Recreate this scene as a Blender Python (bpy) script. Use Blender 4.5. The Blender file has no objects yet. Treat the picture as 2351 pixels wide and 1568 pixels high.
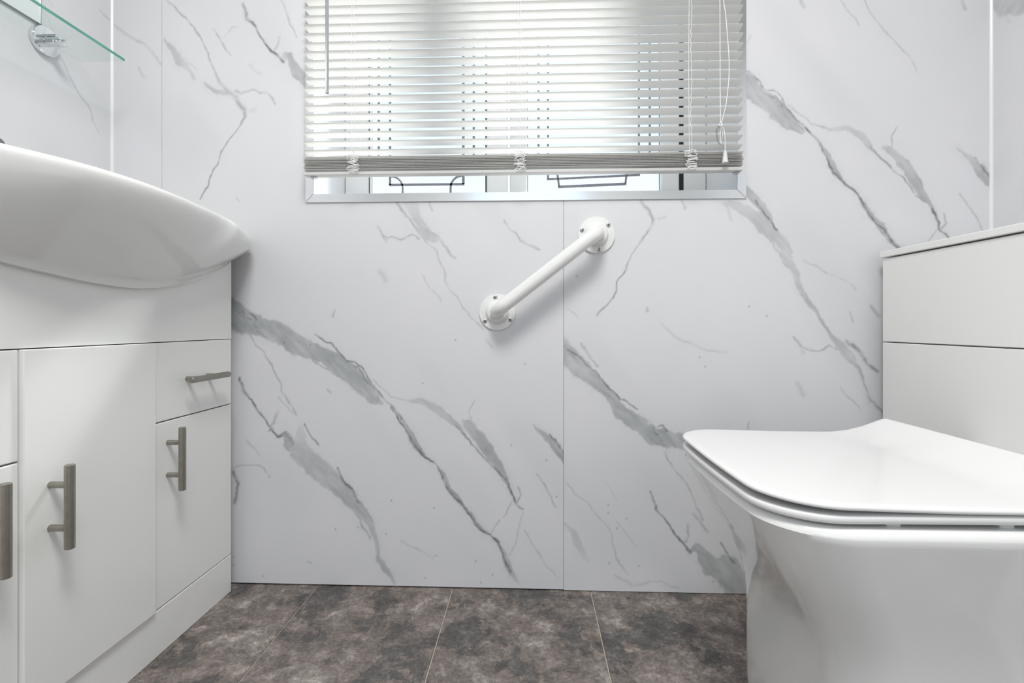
import bpy, bmesh, math, random
import numpy as np
from mathutils import Vector, Matrix
S = bpy.context.scene
COL = S.collection
random.seed(4)
# ------------------------------------------------------------------ camera, sky, exposure
CAMD = 1.1767
cd = bpy.data.cameras.new('camera'); cam = bpy.data.objects.new('camera', cd); COL.objects.link(cam)
cam.location = (0, -CAMD, .64); cam.rotation_euler = (math.pi/2, 0, math.radians(2.173))
cd.sensor_width = 36; cd.lens = 1120/2351*36; cd.shift_y = -39/2351; cd.clip_start = .01
S.camera = cam
S.view_settings.view_transform = 'Standard'; S.view_settings.look = 'None'
S.view_settings.exposure = -0.26; S.view_settings.gamma = 1; S.view_settings.use_curve_mapping = False
SKY = 1.9
LAMP = 34.0     # watts of the room's one ceiling lamp
SUN = 9.5
w = bpy.data.worlds.new('sky'); S.world = w; w.use_nodes = True
nt = w.node_tree; nt.nodes.clear()
tc = nt.nodes.new('ShaderNodeTexCoord'); sx = nt.nodes.new('ShaderNodeSeparateXYZ')
rp = nt.nodes.new('ShaderNodeValToRGB'); bg = nt.nodes.new('ShaderNodeBackground'); wo = nt.nodes.new('ShaderNodeOutputWorld')
mr = nt.nodes.new('ShaderNodeMapRange'); mr.inputs[1].default_value = -.3; mr.inputs[2].default_value = 1
nt.links.new(tc.outputs['Generated'], sx.inputs[0]); nt.links.new(sx.outputs[2], mr.inputs[0]); nt.links.new(mr.outputs[0], rp.inputs[0])
nt.links.new(rp.outputs[0], bg.inputs[0]); nt.links.new(bg.outputs[0], wo.inputs[0]); bg.inputs[1].default_value = SKY
e = rp.color_ramp.elements
e[0].position = 0; e[0].color = (.36, .36, .34, 1); e[1].position = 1; e[1].color = (.50, .70, 1, 1)
for p_, c_ in ((.2, (.40, .40, .39)), (.26, (.93, .96, 1.0)), (.45, (.78, .89, 1.0))):
    q = e.new(p_); q.color = c_ + (1,)

sd = bpy.data.lights.new('sun_offscreen', 'SUN'); sd.energy = SUN; sd.angle = math.radians(13); sd.color = (1, .96, .90)
sun = bpy.data.objects.new('sun_offscreen', sd); COL.objects.link(sun); sun.location = (2, 4, 4)
sun.rotation_euler = Vector((-.55, -1.0, -1.0)).to_track_quat('-Z', 'Y').to_euler()

ld = bpy.data.lights.new('ceiling_lamp_offscreen', 'AREA'); ld.energy = LAMP; ld.shape = 'SQUARE'; ld.size = .5; ld.color = (1, .985, .96)
lamp = bpy.data.objects.new('ceiling_lamp_offscreen', ld); COL.objects.link(lamp); lamp.location = (0, -1.12, 2.13)

# ------------------------------------------------------------------ materials
def nodes(m):
    m.use_nodes = True
    return m.node_tree, m.node_tree.nodes['Principled BSDF']
def mat(name, col, rough=.5, metal=0., spec=.5, coat=0., nscale=0, namp=0., bump=0., trans=0.):
    m = bpy.data.materials.new(name); t, b = nodes(m)
    b.inputs['Base Color'].default_value = (*col, 1); b.inputs['Roughness'].default_value = rough
    b.inputs['Metallic'].default_value = metal; b.inputs['Specular IOR Level'].default_value = spec
    b.inputs['Coat Weight'].default_value = coat; b.inputs['Coat Roughness'].default_value = .04
    if trans: b.inputs['Transmission Weight'].default_value = trans
    if nscale:
        tcn = t.nodes.new('ShaderNodeTexCoord'); n = t.nodes.new('ShaderNodeTexNoise'); n.inputs['Scale'].default_value = nscale
        n.inputs['Detail'].default_value = 3
        t.links.new(tcn.outputs['Object'], n.inputs['Vector'])
        if namp:
            r = t.nodes.new('ShaderNodeMapRange'); r.inputs[3].default_value = 1-namp; r.inputs[4].default_value = 1+namp
            mx = t.nodes.new('ShaderNodeVectorMath'); mx.operation = 'SCALE'; mx.inputs[0].default_value = col
            t.links.new(n.outputs[0], r.inputs[0]); t.links.new(r.outputs[0], mx.inputs['Scale']); t.links.new(mx.outputs[0], b.inputs['Base Color'])
        if bump:
            bp = t.nodes.new('ShaderNodeBump'); bp.inputs['Strength'].default_value = bump; bp.inputs['Distance'].default_value = .002
            t.links.new(n.outputs[0], bp.inputs['Height']); t.links.new(bp.outputs[0], b.inputs['Normal'])
    return m
M = {}
M['gloss_white'] = mat('white_gloss_board', (.83, .835, .815), .28, nscale=3, namp=.012)
M['ceramic'] = mat('glazed_ceramic', (.83, .835, .82), .09, coat=.6, nscale=2, namp=.01)
M['seat'] = mat('white_seat_plastic', (.81, .81, .805), .16, nscale=2, namp=.008)
M['rail'] = mat('white_enamel', (.81, .82, .805), .2, coat=.3, nscale=30, namp=.015)
M['steel'] = mat('brushed_steel', (.36, .34, .30), .36, 1, nscale=90, namp=.18)
M['screw'] = mat('screw_zinc', (.62, .62, .60), .3, 1, nscale=200, namp=.1)
M['dark'] = mat('dark_slot', (.03, .03, .03), .7, nscale=50, namp=.1)
M['chrome'] = mat('chrome', (.80, .82, .84), .05, 1, nscale=5, namp=.01)
M['alu'] = mat('polished_aluminium', (.78, .80, .81), .16, 1, nscale=40, namp=.04)
M['upvc'] = mat('white_upvc', (.82, .83, .83), .3, nscale=4, namp=.01)
M['reveal'] = mat('reveal_board', (.84, .85, .86), .45, nscale=4, namp=.01)
M['wallback'] = mat('backing_board', (.30, .30, .30), .8, nscale=9, namp=.1)
M['plaster'] = mat('painted_plaster', (.82, .83, .83), .7, nscale=6, namp=.02)
M['grout'] = mat('cream_grout', (.58, .52, .43), .8, nscale=60, namp=.12)
M['cord'] = mat('white_cord', (.84, .85, .84), .6, nscale=200, namp=.06)
M['wand'] = mat('grey_acrylic', (.36, .38, .39), .2, nscale=30, namp=.05)
M['lead'] = mat('lead_strip', (.21, .22, .24), .6, nscale=160, namp=.5)
M['gasket'] = mat('black_gasket', (.012, .012, .013), .6, nscale=60, namp=.2)
M['bead'] = mat('white_trim_plastic', (.81, .82, .82), .3, nscale=9, namp=.01)
M['tassel'] = mat('tassel_plastic', (.66, .68, .68), .4, nscale=50, namp=.03)
M['mirror'] = mat('mirror_silver', (.86, .90, .90), .02, 1, nscale=2, namp=.005)
M['mirroredge'] = mat('mirror_edge', (.28, .33, .33), .2, .3, nscale=20, namp=.1)
M['pinrub'] = mat('rubber_buffer', (.72, .73, .72), .5, nscale=60, namp=.03)

def slat_mat():
    m = bpy.data.materials.new('enamelled_slat'); t, b = nodes(m)
    b.inputs['Base Color'].default_value = (.85, .85, .84, 1); b.inputs['Roughness'].default_value = .34
    n = t.nodes.new('ShaderNodeTexNoise'); n.inputs['Scale'].default_value = 12
    bp = t.nodes.new('ShaderNodeBump'); bp.inputs['Strength'].default_value = .03
    t.links.new(n.outputs[0], bp.inputs['Height']); t.links.new(bp.outputs[0], b.inputs['Normal'])
    tr = t.nodes.new('ShaderNodeBsdfTranslucent'); tr.inputs[0].default_value = (.88, .87, .85, 1)
    mx = t.nodes.new('ShaderNodeMixShader'); mx.inputs[0].default_value = .45
    o = t.nodes['Material Output']
    t.links.new(b.outputs[0], mx.inputs[1]); t.links.new(tr.outputs[0], mx.inputs[2]); t.links.new(mx.outputs[0], o.inputs[0])
    return m
M['slat'] = slat_mat()

def clear_mat(name, tint, gloss, bump=0, scale=60, diff=0.):
    m = bpy.data.materials.new(name); m.use_nodes = True; t = m.node_tree; t.nodes.clear()
    o = t.nodes.new('ShaderNodeOutputMaterial'); tr = t.nodes.new('ShaderNodeBsdfTransparent'); tr.inputs[0].default_value = (*tint, 1)
    gl = t.nodes.new('ShaderNodeBsdfGlossy'); gl.inputs['Roughness'].default_value = .03
    fr = t.nodes.new('ShaderNodeFresnel'); fr.inputs[0].default_value = gloss
    n = t.nodes.new('ShaderNodeTexNoise'); n.inputs['Scale'].default_value = scale; n.inputs['Detail'].default_value = 2
    tcn = t.nodes.new('ShaderNodeTexCoord'); t.links.new(tcn.outputs['Object'], n.inputs['Vector'])
    bp = t.nodes.new('ShaderNodeBump'); bp.inputs['Strength'].default_value = bump; bp.inputs['Distance'].default_value = .003
    t.links.new(n.outputs[0], bp.inputs['Height']); t.links.new(bp.outputs[0], gl.inputs['Normal'])
    mx = t.nodes.new('ShaderNodeMixShader'); t.links.new(gl.outputs[0], mx.inputs[2])
    ge = t.nodes.new('ShaderNodeNewGeometry'); iv = t.nodes.new('ShaderNodeMath'); iv.operation = 'SUBTRACT'; iv.inputs[0].default_value = 1; t.links.new(ge.outputs['Backfacing'], iv.inputs[1])
    fm = t.nodes.new('ShaderNodeMath'); fm.operation = 'MULTIPLY'; t.links.new(fr.outputs[0], fm.inputs[0]); t.links.new(iv.outputs[0], fm.inputs[1]); t.links.new(fm.outputs[0], mx.inputs[0])
    src = tr.outputs[0]
    if diff:
        tl = t.nodes.new('ShaderNodeBsdfTranslucent'); tl.inputs[0].default_value = (.93, .96, 1, 1); t.links.new(bp.outputs[0], tl.inputs['Normal'])
        m2 = t.nodes.new('ShaderNodeMixShader')
        r = t.nodes.new('ShaderNodeMapRange'); r.inputs[3].default_value = diff*.6; r.inputs[4].default_value = diff*1.4
        t.links.new(n.outputs[0], r.inputs[0]); t.links.new(r.outputs[0], m2.inputs[0])
        t.links.new(tr.outputs[0], m2.inputs[1]); t.links.new(tl.outputs[0], m2.inputs[2]); src = m2.outputs[0]
    t.links.new(src, mx.inputs[1]); t.links.new(mx.outputs[0], o.inputs[0])
    return m
M['shelfglass'] = clear_mat('clear_shelf_glass', (.955, .985, .975), 1.45)
M['pane'] = clear_mat('obscure_window_glass', (.86, .89, .91), 1.3, bump=.5, scale=90, diff=.012)
M['clearplastic'] = clear_mat('clear_plastic', (.80, .81, .81), 1.6)
M['glassedge'] = mat('green_glass_edge', (.10, .36, .29), .12, nscale=14, namp=.35)

def marble_mat():
    m = bpy.data.materials.new('marble_print_panel'); t, b = nodes(m)
    at = t.nodes.new('ShaderNodeAttribute'); at.attribute_name = 'vein'
    sp = t.nodes.new('ShaderNodeSeparateColor'); t.links.new(at.outputs['Color'], sp.inputs[0])
    tcn = t.nodes.new('ShaderNodeTexCoord')
    n = t.nodes.new('ShaderNodeTexNoise'); n.inputs['Scale'].default_value = 5.5; n.inputs['Detail'].default_value = 3
    t.links.new(tcn.outputs['Object'], n.inputs['Vector'])
    r = t.nodes.new('ShaderNodeValToRGB'); t.links.new(n.outputs[0], r.inputs[0])
    r.color_ramp.elements[0].position = .3; r.color_ramp.elements[0].color = (.690, .700, .717, 1)
    r.color_ramp.elements[1].position = .72; r.color_ramp.elements[1].color = (.720, .720, .748, 1)
    n2 = t.nodes.new('ShaderNodeTexNoise'); n2.inputs['Scale'].default_value = 120; n2.inputs['Detail'].default_value = 2
    t.links.new(tcn.outputs['Object'], n2.inputs['Vector'])
    r2 = t.nodes.new('ShaderNodeMapRange'); r2.inputs[3].default_value = .90; r2.inputs[4].default_value = 1.10; t.links.new(n2.outputs[0], r2.inputs[0])
    g = t.nodes.new('ShaderNodeMath'); g.operation = 'MULTIPLY'; t.links.new(sp.outputs[0], g.inputs[0]); t.links.new(r2.outputs[0], g.inputs[1])
    m1 = t.nodes.new('ShaderNodeMix'); m1.data_type = 'RGBA'; t.links.new(g.outputs[0], m1.inputs[0]); t.links.new(r.outputs[0], m1.inputs[6]); m1.inputs[7].default_value = (.100, .130, .123, 1)
    m2 = t.nodes.new('ShaderNodeMix'); m2.data_type = 'RGBA'; t.links.new(sp.outputs[1], m2.inputs[0]); t.links.new(m1.outputs[2], m2.inputs[6]); m2.inputs[7].default_value = (.045, .055, .055, 1)
    t.links.new(m2.outputs[2], b.inputs['Base Color'])
    b.inputs['Roughness'].default_value = .38; b.inputs['Specular IOR Level'].default_value = .35
    return m
M['marble'] = marble_mat()

def slate_mat():
    m = bpy.data.materials.new('slate_tile'); t, b = nodes(m)
    tcn = t.nodes.new('ShaderNodeTexCoord'); oi = t.nodes.new('ShaderNodeObjectInfo')
    ad = t.nodes.new('ShaderNodeVectorMath'); ad.operation = 'MULTIPLY_ADD'
    cb = t.nodes.new('ShaderNodeCombineXYZ')
    for i in range(3): t.links.new(oi.outputs['Random'], cb.inputs[i])
    t.links.new(cb.outputs[0], ad.inputs[0]); ad.inputs[1].default_value = (7, 5, 3); t.links.new(tcn.outputs['Object'], ad.inputs[2])
    def noise(sc, det, rough=.5, dist=0.):
        n = t.nodes.new('ShaderNodeTexNoise'); n.inputs['Scale'].default_value = sc; n.inputs['Detail'].default_value = det
        n.inputs['Roughness'].default_value = rough; n.inputs['Distortion'].default_value = dist
        t.links.new(ad.outputs[0], n.inputs['Vector']); return n
    n1 = noise(8.5, 10, .60, .35); n2 = noise(30, 9, .74, .4); n3 = noise(150, 5, .7, 0)
    def ramp(src, stops):
        q = t.nodes.new('ShaderNodeValToRGB'); t.links.new(src, q.inputs[0]); el = q.color_ramp.elements
        el[0].position, el[0].color = stops[0][0], stops[0][1]+(1,); el[1].position, el[1].color = stops[-1][0], stops[-1][1]+(1,)
        for p_, c_ in stops[1:-1]: z = el.new(p_); z.color = c_+(1,)
        return q
    ba = ramp(n1.outputs[0], [(.30, (.085, .080, .078)), (.436, (.112, .104, .099)), (.443, (.050, .047, .045)), (.450, (.165, .141, .129)), (.56, (.190, .162, .148)), (.575, (.235, .207, .190)), (.70, (.30, .27, .25))])
    fl = ramp(n2.outputs[0], [(.32, (.26, .26, .265)), (.43, (.38, .38, .38)), (.50, (.47, .47, .465)), (.555, (.54, .537, .53)), (.57, (.66, .656, .648)), (.70, (.86, .855, .845))])
    gr_ = ramp(n3.outputs[0], [(.34, (.36, .36, .36)), (.50, (.50, .50, .50)), (.66, (.70, .70, .70))])
    m1 = t.nodes.new('ShaderNodeVectorMath'); m1.operation = 'MULTIPLY'; t.links.new(ba.outputs[0], m1.inputs[0]); t.links.new(fl.outputs[0], m1.inputs[1])
    r = t.nodes.new('ShaderNodeVectorMath'); r.operation = 'MULTIPLY'; t.links.new(m1.outputs[0], r.inputs[0]); t.links.new(gr_.outputs[0], r.inputs[1])
    r0 = r; r = t.nodes.new('ShaderNodeVectorMath'); r.operation = 'SCALE'; r.inputs['Scale'].default_value = 4.4; t.links.new(r0.outputs[0], r.inputs[0])
    a = t.nodes.new('ShaderNodeMath'); a.operation = 'MULTIPLY_ADD'; a.inputs[1].default_value = .5
    t.links.new(n2.outputs[0], a.inputs[0]); t.links.new(n1.outputs[0], a.inputs[2])
    t.links.new(r.outputs[0], b.inputs['Base Color'])
    b.inputs['Roughness'].default_value = .55
    bp = t.nodes.new('ShaderNodeBump'); bp.inputs['Strength'].default_value = .55; bp.inputs['Distance'].default_value = .004
    t.links.new(a.outputs[0], bp.inputs['Height']); t.links.new(bp.outputs[0], b.inputs['Normal'])
    return m
M['slate'] = slate_mat()

# ------------------------------------------------------------------ mesh helpers
W = {}
def mesh(name, verts, faces, smooth=False):
    me = bpy.data.meshes.new(name); me.from_pydata([tuple(v) for v in verts], [], faces); me.update()
    if smooth: me.polygons.foreach_set('use_smooth', [True]*len(me.polygons))
    return me
def add(name, me, m, parent=None, loc=(0, 0, 0), label=None, cat=None, group=None, kind=None):
    o = bpy.data.objects.new(name, me); COL.objects.link(o)
    if m is not None and me is not None and not me.materials: me.materials.append(M[m])
    loc = Vector(loc)
    if parent is not None:
        o.parent = parent; o.location = loc - W[parent]
    else: o.location = loc
    W[o] = loc
    for k, v in (('label', label), ('category', cat), ('group', group), ('kind', kind)):
        if v: o[k] = v
    return o
def thing(name, loc, label, cat, group=None): return add(name, None, None, None, loc, label, cat, group)
def from_bm(name, bm, smooth=False):
    bmesh.ops.recalc_face_normals(bm, faces=bm.faces)
    me = bpy.data.meshes.new(name); bm.to_mesh(me); bm.free()
    if smooth: me.polygons.foreach_set('use_smooth', [True]*len(me.polygons))
    return me
def smooth_by_angle(me, deg=35):
    bm = bmesh.new(); bm.from_mesh(me)
    for f in bm.faces: f.smooth = True
    for ed in bm.edges:
        if len(ed.link_faces) == 2 and ed.calc_face_angle(0) > math.radians(deg): ed.smooth = False
    bm.to_mesh(me); bm.free(); return me
def boxes(name, lst, bev=0., seg=2):
    bm = bmesh.new()
    for lo, hi in lst:
        g = bmesh.ops.create_cube(bm, size=1)
        for v in g['verts']:
            for i in range(3): v.co[i] = lo[i] if v.co[i] < 0 else hi[i]
    if bev: bmesh.ops.bevel(bm, geom=bm.edges[:], offset=bev, segments=seg, affect='EDGES', profile=.5)
    return from_bm(name, bm)
def box(name, lo, hi, bev=0., seg=2): return boxes(name, [(lo, hi)], bev, seg)
def prism(name, pts, axis, a, b_, bev=0.):
    """polygon pts (2d) extruded along axis 0/1/2 from a to b_"""
    def P(p, q): l = list(p); l.insert(axis, q); return l
    bm = bmesh.new(); v0 = [bm.verts.new(P(p, a)) for p in pts]; v1 = [bm.verts.new(P(p, b_)) for p in pts]
    n = len(pts); bm.faces.new(v0); bm.faces.new(v1[::-1])
    for i in range(n): bm.faces.new((v0[i], v0[(i+1) % n], v1[(i+1) % n], v1[i]))
    if bev: bmesh.ops.bevel(bm, geom=bm.edges[:], offset=bev, segments=2, affect='EDGES')
    return from_bm(name, bm)
def frame_of(d):
    d = Vector(d).normalized(); u = d.orthogonal().normalized(); return u, d.cross(u), d
def lathe(name, prof, axis=(0, 0, 1), seg=32, origin=(0, 0, 0), sm=True, ang=35):
    u, v, d = frame_of(axis); o = Vector(origin); vs = []; fs = []
    for r, h in prof:
        for k in range(seg):
            a = 2*math.pi*k/seg; vs.append(o + d*h + u*(r*math.cos(a)) + v*(r*math.sin(a)))
    for i in range(len(prof)-1):
        for k in range(seg): fs.append((i*seg+k, i*seg+(k+1) % seg, (i+1)*seg+(k+1) % seg, (i+1)*seg+k))
    fs.append(tuple(range(seg))[::-1]); fs.append(tuple((len(prof)-1)*seg+k for k in range(seg)))
    me = mesh(name, vs, fs)
    bm = bmesh.new(); bm.from_mesh(me); bmesh.ops.recalc_face_normals(bm, faces=bm.faces); bm.to_mesh(me); bm.free()
    return smooth_by_angle(me, ang) if sm else me
def tube(name, pts, r, seg=12, cap=True):
    pts = [Vector(p) for p in pts]; n = len(pts); vs = []; fs = []
    rr = r if isinstance(r, (list, tuple)) else [r]*n
    t0 = (pts[1]-pts[0]).normalized(); u = t0.orthogonal().normalized()
    for i, p in enumerate(pts):
        t = (pts[min(i+1, n-1)]-pts[max(i-1, 0)]).normalized()
        u = (u - t*u.dot(t)).normalized(); v = t.cross(u)
        for k in range(seg):
            a = 2*math.pi*k/seg; vs.append(p + u*(rr[i]*math.cos(a)) + v*(rr[i]*math.sin(a)))
    for i in range(n-1):
        for k in range(seg): fs.append((i*seg+k, i*seg+(k+1) % seg, (i+1)*seg+(k+1) % seg, (i+1)*seg+k))
    if cap: fs.append(tuple(range(seg))[::-1]); fs.append(tuple((n-1)*seg+k for k in range(seg)))
    me = mesh(name, vs, fs); return smooth_by_angle(me, 50)
def spline(P, n=8):
    P = [Vector(p) for p in P]; out = []
    for i in range(len(P)-1):
        a, b_, c, d = P[max(i-1, 0)], P[i], P[i+1], P[min(i+2, len(P)-1)]
        for k in range(n):
            t = k/n
            out.append(.5*((2*b_)+(c-a)*t+(2*a-5*b_+4*c-d)*t*t+(3*b_-a-3*c+d)*t**3))
    out.append(P[-1]); return out
def interp(x, xs, ys): return float(np.interp(x, xs, ys))
def smooth_table(xs, ys, n=200, k=9):
    X = np.linspace(xs[0], xs[-1], n); Y = np.interp(X, xs, ys)
    for _ in range(3):
        Yp = np.concatenate([[Y[0]]*(k//2), Y, [Y[-1]]*(k//2)]); Y = np.convolve(Yp, np.ones(k)/k, 'valid')
    return X, Y

# ------------------------------------------------------------------ setting: floor
XL, XR, YB = -1.042, 1.0716, -2.25
HR = 2.15
floor = add('floor', box('floor', (XL-.05, YB-.05, -.06), (XR+.05, .0095, -.0025)), 'grout', kind='structure')
tw = .3335; x0 = .1445; x_edges = [x0 + tw*i for i in range(-4, 4)]
tile_me = box('tile', (.0011, -.6660, -.012), (tw-.0011, -.0011, 0), .0012, 1)
for i, xe in enumerate(x_edges):
    for j in range(4):
        lo, hi = max(xe, XL), min(xe+tw, XR)
        yn = max(-.667*(j+1), YB)
        if hi-lo < .02: continue
        if hi-lo > tw-.001 and yn == -.667*(j+1): add('tile', tile_me, 'slate', floor, (xe, .008-.667*j, 0))
        else: add('tile', box('tile_cut', (lo-xe+.0011, yn+.667*j+.0011, -.012), (hi-xe-.0011, -.0011, 0), .0012, 1), 'slate', floor, (xe, .008-.667*j, 0))

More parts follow.
